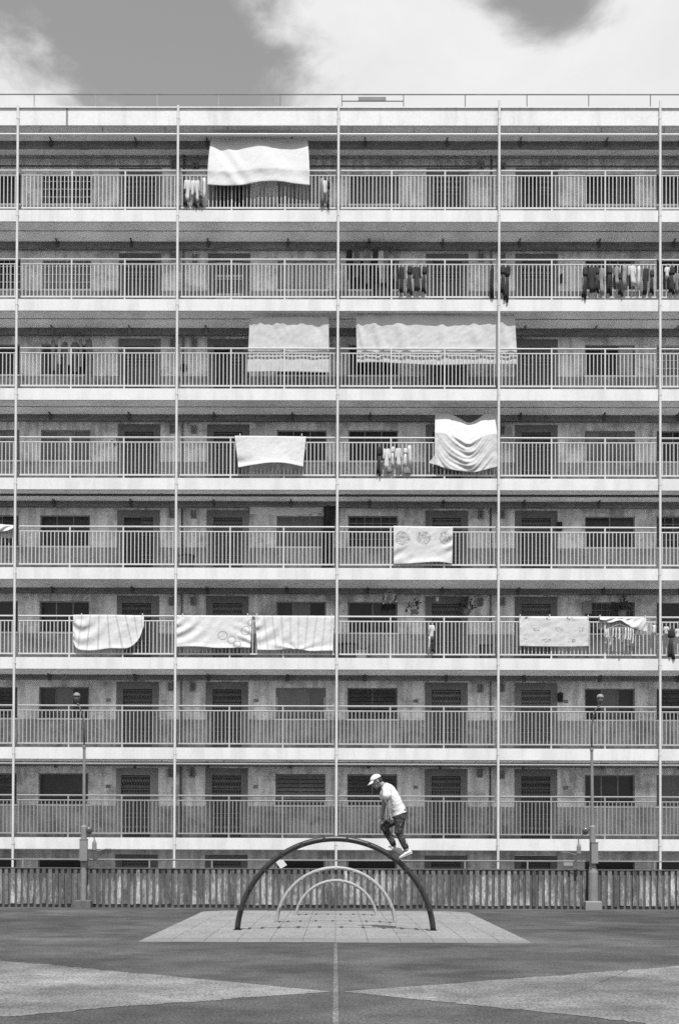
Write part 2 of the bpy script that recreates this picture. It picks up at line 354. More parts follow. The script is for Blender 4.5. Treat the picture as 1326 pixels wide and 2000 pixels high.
# ---------------------------------------------------------------- ground, court, markings
struct(MB().box(-300, 300, -300, 500, -1.4, -0.958).build('ground', 'earth', None, (0, 0, -0.958)))
FY = 29.62                                                        # fence line
struct(MB().box(-60, 60, -60, FY+0.30, -0.954, 0.0).build('court', 'court', None, (0, 0, 0)))
def sheet_poly(name, pts, mat, z):
    me = bpy.data.meshes.new(name); me.from_pydata([(p.x, p.y, z) for p in pts], [], [tuple(range(len(pts)))]); me.materials.append(M[mat])
    o = bpy.data.objects.new(name, me); C.objects.link(o); o['kind'] = 'structure'; return o
def extend(a, b, k): return a + (b-a)*k
def worn(a_, b_, n, sd):                                            # edge of old paint, nibbled by wear
    d = (b_-a_); q = Vector((-d.y, d.x, 0)).normalized(); out_ = []
    for i in range(n):
        p = a_+d*(i/n); k = mnoise.noise(Vector((p.x*1.1, p.y*1.1, sd)))*0.10+mnoise.noise(Vector((p.x*5, p.y*5, sd)))*0.07+mnoise.noise(Vector((p.x*17, p.y*17, sd)))*0.04
        out_.append(p+q*k*min(1, i/n*6))
    return out_
def wedge(ap_, e1, e2, sd):
    pts = worn(ap_, e1, 260, sd)+[e1]+worn(e2, ap_, 260, sd+5)[0:]
    c_ = ap_*0.0; n = 260
    up_ = worn(ap_, e1, n, sd)+[e1]; lo_ = worn(ap_, e2, n, sd+5)+[e2]
    me = bpy.data.meshes.new('court_marking'); me.from_pydata([(p.x, p.y, 0.004) for p in up_+lo_], [], [(i, i+1, n+1+i+1, n+1+i) for i in range(n)]); me.materials.append(M['courtl'])
    o = bpy.data.objects.new('court_marking', me); C.objects.link(o); o['kind'] = 'structure'
ap = gnd(648, 1938.5)
wedge(ap, extend(ap, gnd(0, 1877), 3.2), extend(ap, gnd(0, 1986), 3.2), 1.0)
ap2 = gnd(668, 1938.5)
wedge(ap2, extend(ap2, gnd(1260, 2000), 2.6), extend(ap2, gnd(1326, 1889), 3.2), 20.0)
a, b = gnd(655.5, 1844), gnd(655.5, 2050)
sheet_poly('court_line', [Vector((a.x-0.026, a.y, 0)), Vector((b.x-0.026, b.y, 0)), Vector((b.x+0.026, b.y, 0)), Vector((a.x+0.026, a.y, 0))], 'line', 0.008)

# soft play platform of square rubber tiles
TS = 0.53; NX, NY = 12, 17; PY0 = gnd(655, 1842).y; PX = gnd(655, 1815).x
plat = struct(MB().box(PX-NX*TS/2+0.03, PX+NX*TS/2-0.03, PY0+0.03, PY0+NY*TS-0.03, 0.0, 0.005).build('play_surface', 'joint', None, (PX, PY0, 0)))
def tile_mesh(kind):
    g = 0.003; h = 0.034; mb = MB(); e = TS/2-g
    z = {'in': (h, h, h, h), 'front': (0.006, 0.006, h, h), 'left': (0.006, h, h, 0.006), 'right': (h, 0.006, 0.006, h), 'fl': (0.006, 0.006, h, 0.006), 'fr': (0.006, 0.006, 0.006, h)}[kind]
    c = 0.01
    lo = [(-e, -e, 0), (e, -e, 0), (e, e, 0), (-e, e, 0)]
    md = [(-e, -e, z[0]-0.004), (e, -e, z[1]-0.004), (e, e, z[2]-0.004), (-e, e, z[3]-0.004)]
    hi = [(-e+c, -e+c, z[0]), (e-c, -e+c, z[1]), (e-c, e-c, z[2]), (-e+c, e-c, z[3])]
    mb.v = lo+md+hi
    for r in (0, 4):
        for k in range(4): k2 = (k+1) % 4; mb.f.append((r+k, r+k2, r+4+k2, r+4+k))
    mb.f.append((8, 9, 10, 11))
    me = bpy.data.meshes.new('tile_'+kind); me.from_pydata(mb.v, [], mb.f); me.materials.append(M['tileb' if kind in ('front', 'fl', 'fr') else 'tile']); return me
TM = {k: tile_mesh(k) for k in ('in', 'front', 'left', 'right', 'fl', 'fr')}
for j in range(NY):
    for i in range(NX):
        k = 'in'
        if i == 0: k = 'left'
        if i == NX-1: k = 'right'
        if j == 0: k = 'fl' if i == 0 else 'fr' if i == NX-1 else 'front'
        o = link('tile', TM[k], plat, (PX+(i-NX/2+0.5)*TS, PY0+(j+0.5)*TS, random.uniform(0.0, 0.003)))
        o.rotation_euler = (random.uniform(-.002, .002), random.uniform(-.002, .002), random.uniform(-.004, .004))

# ---------------------------------------------------------------- apartment block
DF = 36.0; YR = 36.13; YW = 37.62; ZB0 = EYE - 0.012; FH = 2.8; SB = 0.36; BAY = 5.0
NB = 3                                                             # bays each side of the middle pole
XL, XR = -NB*BAY, NB*BAY
ROOFB = ZB0 + 7*FH + 2.8 + 0.22; ROOFT = ROOFB + 0.53
blk = empty('apartment_building', (0, 36.8, -0.95))
tag(blk, 'long grey apartment block with open railed balconies on every storey', 'building')
def floor_z(s): return ZB0 + (s-1)*FH + SB if s > 0 else ZB0 - 2.43
def ceil_z(s): return ROOFB if s == 8 else ZB0 + s*FH
for k in range(8):
    zb = ZB0 + k*FH
    sl = box('floor_slab', 'concrete', blk, XL, XR, DF+0.05, YW+5.0, zb+0.004, zb+SB-0.004)
    box('fascia', 'white', sl, XL, XR, DF, DF+0.05, zb, zb+SB)
    box('drip_edge', 'concrete', sl, XL, XR, DF+0.052, DF+0.10, zb-0.02, zb+0.003)
rs = box('roof_slab', 'rooflid', blk, XL, XR, DF+0.05, YW+5.0, ROOFB+0.004, ROOFT-0.05)
box('fascia', 'roofwhite', rs, XL, XR, DF-0.01, DF+0.05, ROOFB, ROOFT)
box('coping', 'roofwhite', rs, XL, XR, DF-0.05, DF+0.22, ROOFT, ROOFT+0.035)
for k in range(-2, 3):                                               # movement joints with drip stains
    x = at(131, 230, DF).x + (k+2)*BAY*0.9
    if abs(x) < 12 and k in (-2,): box('joint_cover', 'midpipe', rs, x-0.03, x+0.03, DF-0.014, DF-0.0105, ROOFB+0.003, ROOFT-0.003)
# roof guard rail
rr = empty('roof_railing', (0, DF+0.15, ROOFT), blk)
ZR = at(655, 183.5, DF+0.15).z
MB().tube([(XL, DF+0.15, ZR), (XR, DF+0.15, ZR)], 0.022, 6).build('top_rail', 'midpipe', rr)
x0 = at(307, 195, DF+0.15).x; sp_ = (at(1029, 195, DF+0.15).x - x0)/6
for i in range(-6, 12):
    x = x0 + i*sp_
    if XL < x < XR: MB().tube([(x, DF+0.15, ROOFT+0.035), (x, DF+0.15, ZR)], 0.018, 6).build('post', 'lightpaint' if i < 2 else 'galv', rr)
xa, xb = at(667, 197, DF+0.15).x, at(787, 197, DF+0.15).x
zz = at(727, 196.5, DF+0.15).z
MB().tube([(xa, DF+0.15, zz), (xb, DF+0.15, zz)], 0.02, 6).build('mid_rail', 'midpipe', rr)
box('rooftop_board', 'midpipe', rr, at(700, 186, DF).x, at(754, 186, DF).x, DF+0.10, DF+0.125, at(700, 191, DF).z, at(700, 184, DF).z)

# slots along the rear wall
SLOTS = []                                                          # (name, kind, x0, x1) per 10 m module, mirrored about each second pole
for mod in range(-2, 3):
    c = mod*10.0
    for sgn in (-1, 1):
        for kind, a_, b_ in (('win', 0.35, 1.97), ('door', 2.86, 4.24)):
            x0, x1 = sorted((c+sgn*a_, c+sgn*b_))
            if x1 < XR-0.1 and x0 > XL+0.1: SLOTS.append((kind, x0, x1, mod, sgn))
WZ0, WZ1, DZ1 = 1.08, 2.10, 2.27
NAMES = {(-1, -1): None}
def slot_key(mod, sgn):                                              # units from left to right: Z A B C D E
    return {(-1, -1): 'Z0', (-1, 1): 'A', (0, -1): 'B', (0, 1): 'C', (1, -1): 'D', (1, 1): 'E'}.get((mod, sgn), 'X')
WK = {  # window look by storey and unit
 8: dict(Z0='pane', A='grille', B='curtainl', C='pane2', D='pane3', E='pane3'),
 7: dict(Z0='grille', A='whiteframe', B='curtainl', C='pane3', D='pane3', E='pane3'),
 6: dict(Z0='pane', A='pane3', B='pane3', C='pane3', D='half', E='whiteframe'),
 5: dict(Z0='curtain', A='curtain', B='pane3', C='pane3', D='curtain', E='pane3'),
 4: dict(Z0='pane3', A='pane3', B='curtaind', C='grille2', D='pane2', E='grille2'),
 3: dict(Z0='pane', A='pane3', B='pane3d', C='pane2', D='grille', E='pane'),
 2: dict(Z0='louvre', A='pane3d', B='frames', C='louvre', D='pane3d', E='louvre'),
 1: dict(Z0='louvre', A='pane', B='louvrep', C='louvre', D='pane3', E='curtaind'),
 0: dict()}
GK = {(7, 'B'): 'light', (8, 'A'): 'plain', (8, 'B'): 'dark', (8, 'C'): 'plain', (8, 'D'): 'open', (7, 'A'): 'plain', (7, 'C'): 'plain', (7, 'D'): 'plain', (4, 'A'): 'open', (6, 'B'): 'open', (3, 'A'): 'narrow', (1, 'A'): 'narrow'}
def gate_mesh(w, h, seed, rows):
    r = random.Random(seed); mb = MB(); n = 11
    for i in range(n+1):
        x = -w/2 + w*i/n; mb.box(x-0.008, x+0.008, -0.008, 0.008, 0.02, h-0.02)
    for z in (0.03, h*0.33, h*0.40, h*0.72, h*0.78, h-0.03): mb.box(-w/2, w/2, -0.0095, 0.0095, z-0.012, z+0.012)
    for z0_, z1_ in rows:
        for i in range(n):
            x = -w/2 + w*(i+0.5)/n; q = w/n*0.42
            zc = (z0_+z1_)/2; hh = (z1_-z0_)/2
            mb.loft([[Vector((x+math.cos(t)*q*k, yy, zc+math.sin(t)*hh*k)) for t in [2*PI*j/6 for j in range(6)]] for yy, k in ((-0.012, 0.8), (0.006, 1.0))])
    me = bpy.data.meshes.new('gate'); me.from_pydata(mb.v, [], mb.f); return me
GM = gate_mesh(0.94, 2.02, 1, ((1.62, 1.72), (1.80, 1.93), (0.30, 0.42), (0.12, 0.24)))
GM.materials.append(M['gate'])
GM2 = gate_mesh(0.94, 2.02, 2, ((0.2, 0.3), (0.9, 1.0), (1.5, 1.6))); GM2.materials.append(M['gatelight'])
def make_window(s, key, x0, x1, sgn):
    k = WK[s].get(key, 'pane3') if s > 0 else 'pane'
    zf = floor_z(s); z0, z1 = zf+WZ0, zf+WZ1; y0 = YW+0.05
    if k == 'half':
        if sgn < 0: x1 = x1
    w = empty('window', ((x0+x1)/2, YW, z0), blk)
    fr = 'framew' if k == 'whiteframe' else 'frame'
    t = 0.04
    mb = MB().box(x0, x1, y0, y0+0.05, z1-t, z1).box(x0, x1, y0, y0+0.05, z0, z0+t).box(x0, x0+t, y0, y0+0.05, z0+t, z1-t).box(x1-t, x1, y0, y0+0.05, z0+t, z1-t)
    n = {'pane': 1, 'pane2': 2, 'whiteframe': 2, 'grille2': 3, 'grille': 2, 'frames': 3, 'louvre': 2, 'louvrep': 2}.get(k, 3)
    for i in range(1, n):
        x = x0 + (x1-x0)*i/n; mb.box(x-0.018, x+0.018, y0-0.003, y0+0.047, z0+t, z1-t)
    mb.build('frame', fr, w)
    MB().box(x0-0.05, x1+0.05, YW-0.06, YW-0.002, z0-0.045, z0-0.003).build('sill', 'concrete', w)
    if k in ('louvre', 'louvrep'):
        box('pane', 'glass', w, x0+t, x1-t, y0+0.06, y0+0.07, z0+t, z1-t)
        nb = 7
        for i in range(nb):
            z = z0+t + (z1-z0-2*t)*(i+0.5)/nb
            mb = MB(); d = 0.035; mb.v = [(x0+t, y0-d+0.02, z-0.045), (x1-t, y0-d+0.02, z-0.045), (x1-t, y0+d, z+0.045), (x0+t, y0+d, z+0.045), (x0+t, y0-d+0.026, z-0.05), (x1-t, y0-d+0.026, z-0.05), (x1-t, y0+d+0.006, z+0.04), (x0+t, y0+d+0.006, z+0.04)]
            mb.f = [(0, 1, 2, 3), (7, 6, 5, 4), (0, 4, 5, 1), (3, 2, 6, 7), (0, 3, 7, 4), (1, 5, 6, 2)]
            mb.build('louvre_blade', 'curtain' if k == 'louvrep' else 'louvre', w)
        return
    for i in range(n):
        xa = x0+t + (x1-x0-2*t)*i/n + 0.006; xb = x0+t + (x1-x0-2*t)*(i+1)/n - 0.006
        mt = 'glass'
        if k == 'frames': mt = 'louvre'
        if k == 'curtaind': mt = 'louvre'
        if k == 'pane3d' : mt = 'glass' if i != 1 else 'louvre'
        if k == 'half' and ((sgn < 0 and i == 2) ): mt = 'curtainl'
        if k in ('whiteframe',) : mt = 'curtain'
        if k == 'pane2' and s == 8: mt = 'louvre'
        if k in ('curtain', 'curtainl'):
            # pleated curtain pulled across right behind the opening
            pts = []; nn_ = 18
            mbc = MB()
            for q in range(nn_+1):
                x = xa + (xb-xa)*q/nn_; y = y0+0.075+0.012*math.sin(q*1.9+i)
                mbc.v += [(x, y, z0+t), (x, y, z1-t)]
                if q: b_ = 2*q; mbc.f.append((b_-2, b_, b_+1, b_-1))
            mbc.build('curtain', k, w, smooth=True)
            continue
        box('pane', mt, w, xa, xb, y0+0.02, y0+0.028, z0+t, z1-t)
    if k in ('grille', 'grille2', 'whiteframe'):
        mb = MB(); nv = 9 if k == 'grille' else 6; nh = 4
        for i in range(1, nv): x = x0+(x1-x0)*i/nv; mb.box(x-0.007, x+0.007, y0-0.03, y0-0.016, z0, z1)
        for i in range(0, nh+1): z = z0+(z1-z0)*i/nh; mb.box(x0, x1, y0-0.034, y0-0.0305, max(z0, z-0.012), min(z1, z+0.012))
        mb.build('grille', 'framew' if (k == 'whiteframe' or s >= 7) else 'frame', w)
def make_door(s, key, x0, x1, sgn):
    zf = floor_z(s); c = (x0+x1)/2; d = empty('door', (c, YW, zf), blk)
    gk = GK.get((s, key), 'std')
    # dark painted surround, the leaf set back, a folding gate in front of it
    lw = 0.94; la, lb = c-lw/2+sgn*0.0, c+lw/2
    h = 2.04
    if gk == 'narrow': la, lb = c-lw/2-0.05, c+lw/2-0.05
    mb = MB(); y = YW-0.008
    if gk != 'narrow':
        mb.box(x0, la, y, YW+0.12, 0+zf+0.003, zf+DZ1-0.003).box(lb, x1, y, YW+0.12, zf+0.003, zf+DZ1-0.003).box(la, lb, y, YW+0.12, zf+h, zf+DZ1-0.003)
    else:
        mb.box(x0, la, y+0.006, YW+0.12, zf+0.003, zf+DZ1-0.003).box(lb, x1, y+0.006, YW+0.12, zf+0.003, zf+DZ1-0.003).box(la, lb, y, YW+0.12, zf+h, zf+DZ1-0.003)
    mb.build('surround', 'surround' if gk != 'narrow' else 'curtain', d)
    box('leaf', 'glass' if gk in ('dark', 'open') else 'leaf', d, la, lb, YW+0.10, YW+0.14, zf+0.003, zf+h)
    if gk in ('std', 'narrow', 'light', 'plain'):
        o = link('gate', GM2 if gk == 'light' else GM, d, ((la+lb)/2, YW+0.045, zf))
    elif gk == 'open':
        o = link('gate', GM, d, (lb-0.2, YW+0.045, zf)); o.scale = (0.42, 1, 1)
    MB().tube([(la+0.09, YW+0.03, zf+0.98), (la+0.09, YW-0.02, zf+0.98), (la+0.09, YW-0.02, zf+1.10), (la+0.09, YW+0.03, zf+1.10)], 0.008, 6).build('handle', 'galv', d)
for s in range(0, 9):
    zf = floor_z(s); zc = ceil_z(s)+0.0; xs = [XL]
    mb = MB(); ops = sorted([(x0, x1, zf+(WZ0 if k == 'win' else 0), zf+(WZ1 if k == 'win' else DZ1), k) for k, x0, x1, mod, sgn in SLOTS])
    cur = XL
    for x0, x1, z0, z1, k in ops:
        mb.box(cur, x0, YW, YW+0.18, zf, zc)
        if z0 > zf: mb.box(x0, x1, YW, YW+0.18, zf, z0)
        mb.box(x0, x1, YW, YW+0.18, z1, zc)
        cur = x1
    mb.box(cur, XR, YW, YW+0.18, zf, zc)
    mb.build('wall', 'wall', blk, (0, YW, zf))
    for k, x0, x1, mod, sgn in SLOTS:
        key = slot_key(mod, sgn)
        if k == 'win': make_window(s, key, x0, x1, sgn)
        else: make_door(s, key, x0, x1, sgn)

# pipes, conduits and boxes of the galleries
rnd = random.Random(3)
for s in range(1, 9):
    zc = ceil_z(s); zf = floor_z(s)
    yb = YW-0.42
    # bundled grimy service conduit under the ceiling, uneven in height
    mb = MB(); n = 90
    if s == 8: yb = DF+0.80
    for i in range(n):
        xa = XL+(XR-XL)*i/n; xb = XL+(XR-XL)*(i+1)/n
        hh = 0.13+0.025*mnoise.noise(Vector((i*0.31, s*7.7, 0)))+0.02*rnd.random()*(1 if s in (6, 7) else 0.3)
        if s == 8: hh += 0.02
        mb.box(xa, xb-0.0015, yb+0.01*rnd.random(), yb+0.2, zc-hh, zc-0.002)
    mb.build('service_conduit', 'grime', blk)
    MB().tube([(XL, YW-0.07, zc-0.10), (XR, YW-0.07, zc-0.10)], 0.025, 6).build('wall_pipe', 'midpipe', blk)
    if s == 8: MB().tube([(XL, YW-0.07, zc-0.36), (XR, YW-0.07, zc-0.36)], 0.03, 6).build('wall_pipe', 'darkpipe', blk)
    for m_ in range(-1, 2):                                          # wall risers and meter boxes either side of each party wall
        for xc in (m_*10-5.0, m_*10+5.0):
            if abs(xc) > 12 or (m_ and abs(xc) < 6): continue
            MB().tube([(xc-0.03, YW-0.05, zf), (xc-0.03, YW-0.05, zc)], 0.032, 6).build('riser_pipe', 'darkpipe' if s in (4, 1, 8) else 'midpipe', blk)
            for dx in (-0.36, 0.34):
                x = xc+dx; z = zc-0.42+rnd.uniform(-.03, .03)
                b_ = MB().box(x-0.085, x-0.035, YW-0.10, YW-0.002, z, z+0.22).box(x+0.035, x+0.085, YW-0.10, YW-0.002, z, z+0.22).box(x-0.085, x+0.085, YW-0.08, YW-0.004, z-0.04, z-0.002)
                b_.build('meter_box', 'midpipe', blk)
    for x in [k*2.5+0.9 for k in range(-6, 6)]:                      # conduit clamps, grubby patches of old fixings
        xx = x+rnd.uniform(-.15, .15)
        MB().box(xx-0.05, xx+0.05, yb-0.02, yb-0.003, zc-0.20, zc-0.01).box(xx-0.016, xx+0.016, yb-0.22, yb-0.023, zc-0.05, zc-0.003).build('bracket', 'darkpipe' if s != 6 else 'midpipe', blk)
# bright horizontal pipe lines hung on the outer edge: top gallery and lowest gallery
def hline(py, name, mat, r, Y, drop_from):
    z = at(655, py, Y).z; MB().tube([(XL, Y, z), (XR, Y, z)], r, 8).build(name, mat, blk)
    for k in range(-7, 8):
        x = k*1.95+0.4; MB().tube([(x, Y, z), (x+0.02, Y+0.02, drop_from)], 0.012, 6).build('pipe_hanger', 'midpipe', blk)
hline(262.5, 'drying_pipe', 'rail', 0.045, DF+0.09, ROOFB)
hline(1493, 'drying_pipe', 'rail', 0.03, DF+0.09, ZB0+7*0+FH)
zc = ceil_z(4); MB().tube([(XL, DF+0.5, zc-0.03), (XR, DF+0.5, zc-0.03)], 0.035, 8).build('ceiling_pipe', 'darkpipe', blk)
for k in range(-6, 7): MB().tube([(k*1.95+0.3, DF+0.5, zc-0.03), (k*1.95+0.3, DF+0.42, zc+0.01)], 0.02, 6).build('pipe_hanger', 'darkpipe', blk)
for s in (5, 6, 7):                                                   # thin cable stapled under the slab
    zc = ceil_z(s); pts = [(XL+(XR-XL)*i/60, DF+0.55+0.015*mnoise.noise(Vector((i*0.9, s, 0))), zc-0.008-0.006*rnd.random()) for i in range(61)]
    MB().tube(pts, 0.008, 5).build('cable', 'darkpipe', blk)

# full height downpipes with couplings
for i in range(-NB, NB+1):
    x = i*BAY; top = ROOFT+0.06; r = 0.038
    if i in (1, 2): top = ROOFT+0.22
    mb = MB(); mb.tube([(x, DF-0.06, -0.95), (x, DF-0.06, top)], r, 10)
    for s in range(0, 9):
        z = ZB0+s*FH+0.18 if s < 8 else ROOFB+0.2
        mb.tube([(x, DF-0.06, z-0.04), (x, DF-0.06, z+0.04)], r+0.006, 10)
        mb.box(x-0.045, x+0.045, DF-0.03, DF-0.002 if s < 8 else DF-0.012, z-0.02, z+0.02)
    mb.build('downpipe', 'pole', blk, (x, DF-0.06, -0.95), smooth=False)

# balcony railings: one per bay and storey
NBAL = 14
def shared(mb, name, mat):
    me = bpy.data.meshes.new(name); me.from_pydata(mb.v, [], mb.f); me.materials.append(M[mat]); return me
half = BAY/2-0.075
def rail_set(mat):
    return dict(top=shared(MB().tube([(-half, 0, 0), (half, 0, 0)], 0.027, 8), 'top_rail', mat), mid=shared(MB().tube([(-half, 0, 0), (half, 0, 0)], 0.021, 8), 'mid_rail', mat),
        bot=shared(MB().box(-half, half, -0.018, 0.018, -0.021, 0.021), 'bottom_rail', mat), post=shared(MB().box(-0.022, 0.022, -0.022, 0.022, 0.0, 1.31), 'post', mat),
        bal=shared(MB().box(-BT, BT, -BT, BT, 0.135, 1.155), 'baluster', mat), bals=shared(mbb, 'balusters', mat))
BT = 0.012
sub = BAY/3
bal_x = []
for k in range(3):
    for j in range(1, NBAL): bal_x.append(-BAY/2+sub*k+sub*j/NBAL)
mbb = MB()
for x in bal_x: mbb.box(x-BT, x+BT, -BT, BT, 0.135, 1.155)
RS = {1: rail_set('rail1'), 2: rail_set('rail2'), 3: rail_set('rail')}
for s in range(1, 9):
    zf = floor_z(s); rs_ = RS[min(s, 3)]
    for i in range(-NB, NB):
        xc = (i+0.5)*BAY
        r = empty('railing', (xc, YR, zf), blk)
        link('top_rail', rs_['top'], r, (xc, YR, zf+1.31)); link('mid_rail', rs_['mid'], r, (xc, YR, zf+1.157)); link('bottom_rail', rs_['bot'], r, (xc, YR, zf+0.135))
        for k in (1, 2): link('post', rs_['post'], r, (xc-BAY/2+sub*k, YR, zf))
        if s in (1, 2) and -2 <= i < 2:
            for x in bal_x: link('baluster', rs_['bal'], r, (xc+x, YR, zf))
        else:
            o = link('balusters', rs_['bals'], r, (xc, YR, zf)); o['kind'] = 'stuff'

# ---------------------------------------------------------------- fence along the court
fen = empty('concrete_fence', (0, FY, 0)); tag(fen, 'low weathered fence of narrow vertical slats with flaking pale paint', 'fence')
FZ = at(655, 1698.5, FY).z
box('backing_panel', 'fback', fen, -12, 12, FY+0.05, FY+0.13, 0.0, FZ-0.01)
box('capping', 'fback', fen, -12, 12, FY-0.012, FY+0.15, FZ-0.008, FZ+0.018)
P = 12.27/(F/FY); w = 0.100
ms = []
for q in range(4):
    mb = MB(); wj = w*(0.92+0.05*q); c = 0.008
    mb.loft([[Vector(p) for p in ((-wj/2, 0.052, z), (-wj/2, c, z), (-wj/2+c, 0, z), (wj/2-c, 0, z), (wj/2, c, z), (wj/2, 0.052, z))] for z in (0.075+0.008*q, FZ-0.012)])
    ms.append(shared(mb, 'slat', 'slat'))
n = int(24/P)
for i in range(n):
    o = link('slat', ms[random.randrange(4)], fen, (-12+P*(i+0.5), FY+random.uniform(-.006, .004), random.uniform(-.006, .0)))
    o.rotation_euler = (0, random.uniform(-.006, .006), 0)
zr = at(655, 1681.5, FY+0.06).z
MB().tube([(-12, FY+0.06, zr), (12, FY+0.06, zr)], 0.02, 8).build('top_rail', 'galv', fen)
for px in (45, 292, 414, 540, 784, 908, 1030, 1278):
    x = at(px, 1690, FY+0.06).x; box('post', 'galv', fen, x-0.02, x+0.02, FY+0.045, FY+0.075, FZ+0.019, zr)
for px in (-78, 1400):
    x = at(px, 1690, FY+0.06).x; box('post', 'galv', fen, x-0.02, x+0.02, FY+0.045, FY+0.075, FZ+0.019, zr)
box('boarded_section', 'curtain', fen, at(1103, 1690, FY).x, at(1121, 1690, FY).x, FY+0.14, FY+0.16, 0.0, at(1110, 1681, FY).z)

# ---------------------------------------------------------------- climbing arches
def arch(px0, px1, pyf, pytop, rad, mat, nr, label, rung_len=0.5):
    a_, b_ = gnd(px0, pyf, 0.034), gnd(px1, pyf, 0.034); Y = gnd((px0+px1)/2, pyf, 0.034).y
    hw = (at(px1, pyf, Y).x-at(px0, pyf, Y).x)/2; cx = (at(px1, pyf, Y).x+at(px0, pyf, Y).x)/2
    ht = at((px0+px1)/2, pytop, Y).z-0.034-rad
    R = (hw*hw/ht+ht)/2; cz = 0.034+ht-R
    th0 = math.asin(max(-1, min(1, (0.02-cz)/R)))
    root = empty('climbing_arch', (cx, Y, 0.034)); tag(root, label, 'climbing arch', 'climbing arches on the tiled platform')
    pts = [(cx+R*math.cos(t), Y, cz+R*math.sin(t)) for t in [th0+(PI-2*th0)*i/64 for i in range(65)]]
    MB().tube(pts, rad, 12).build('spine_tube', mat, root, smooth=True)
    for i in range(1, nr+1):
        t = th0+(PI-2*th0)*i/(nr+1); x, z = cx+R*math.cos(t), cz+R*math.sin(t)
        MB().tube([(x, Y-rung_len/2, z), (x, Y+rung_len/2, z)], rad*0.66, 10).build('rung', mat, root, smooth=False)
    for x in (cx-hw, cx+hw):
        mb = MB(); mb.tube([(x, Y, 0.034), (x, Y, 0.046)], rad*1.55, 14); mb.build('foot_plate', mat, root)
    return cx, Y, R, cz
OA = arch(463.5, 846, 1818, 1633.5, 0.052, 'darkpaint', 12, 'tallest climbing arch, dark painted, with the man walking up it')
arch(540, 771.5, 1803, 1692.5, 0.038, 'lightpaint', 9, 'middle of the three climbing arches, pale grey metal')
arch(578, 735, 1788.5, 1718, 0.034, 'lightpaint', 8, 'smallest climbing arch, pale grey, nearest the fence')

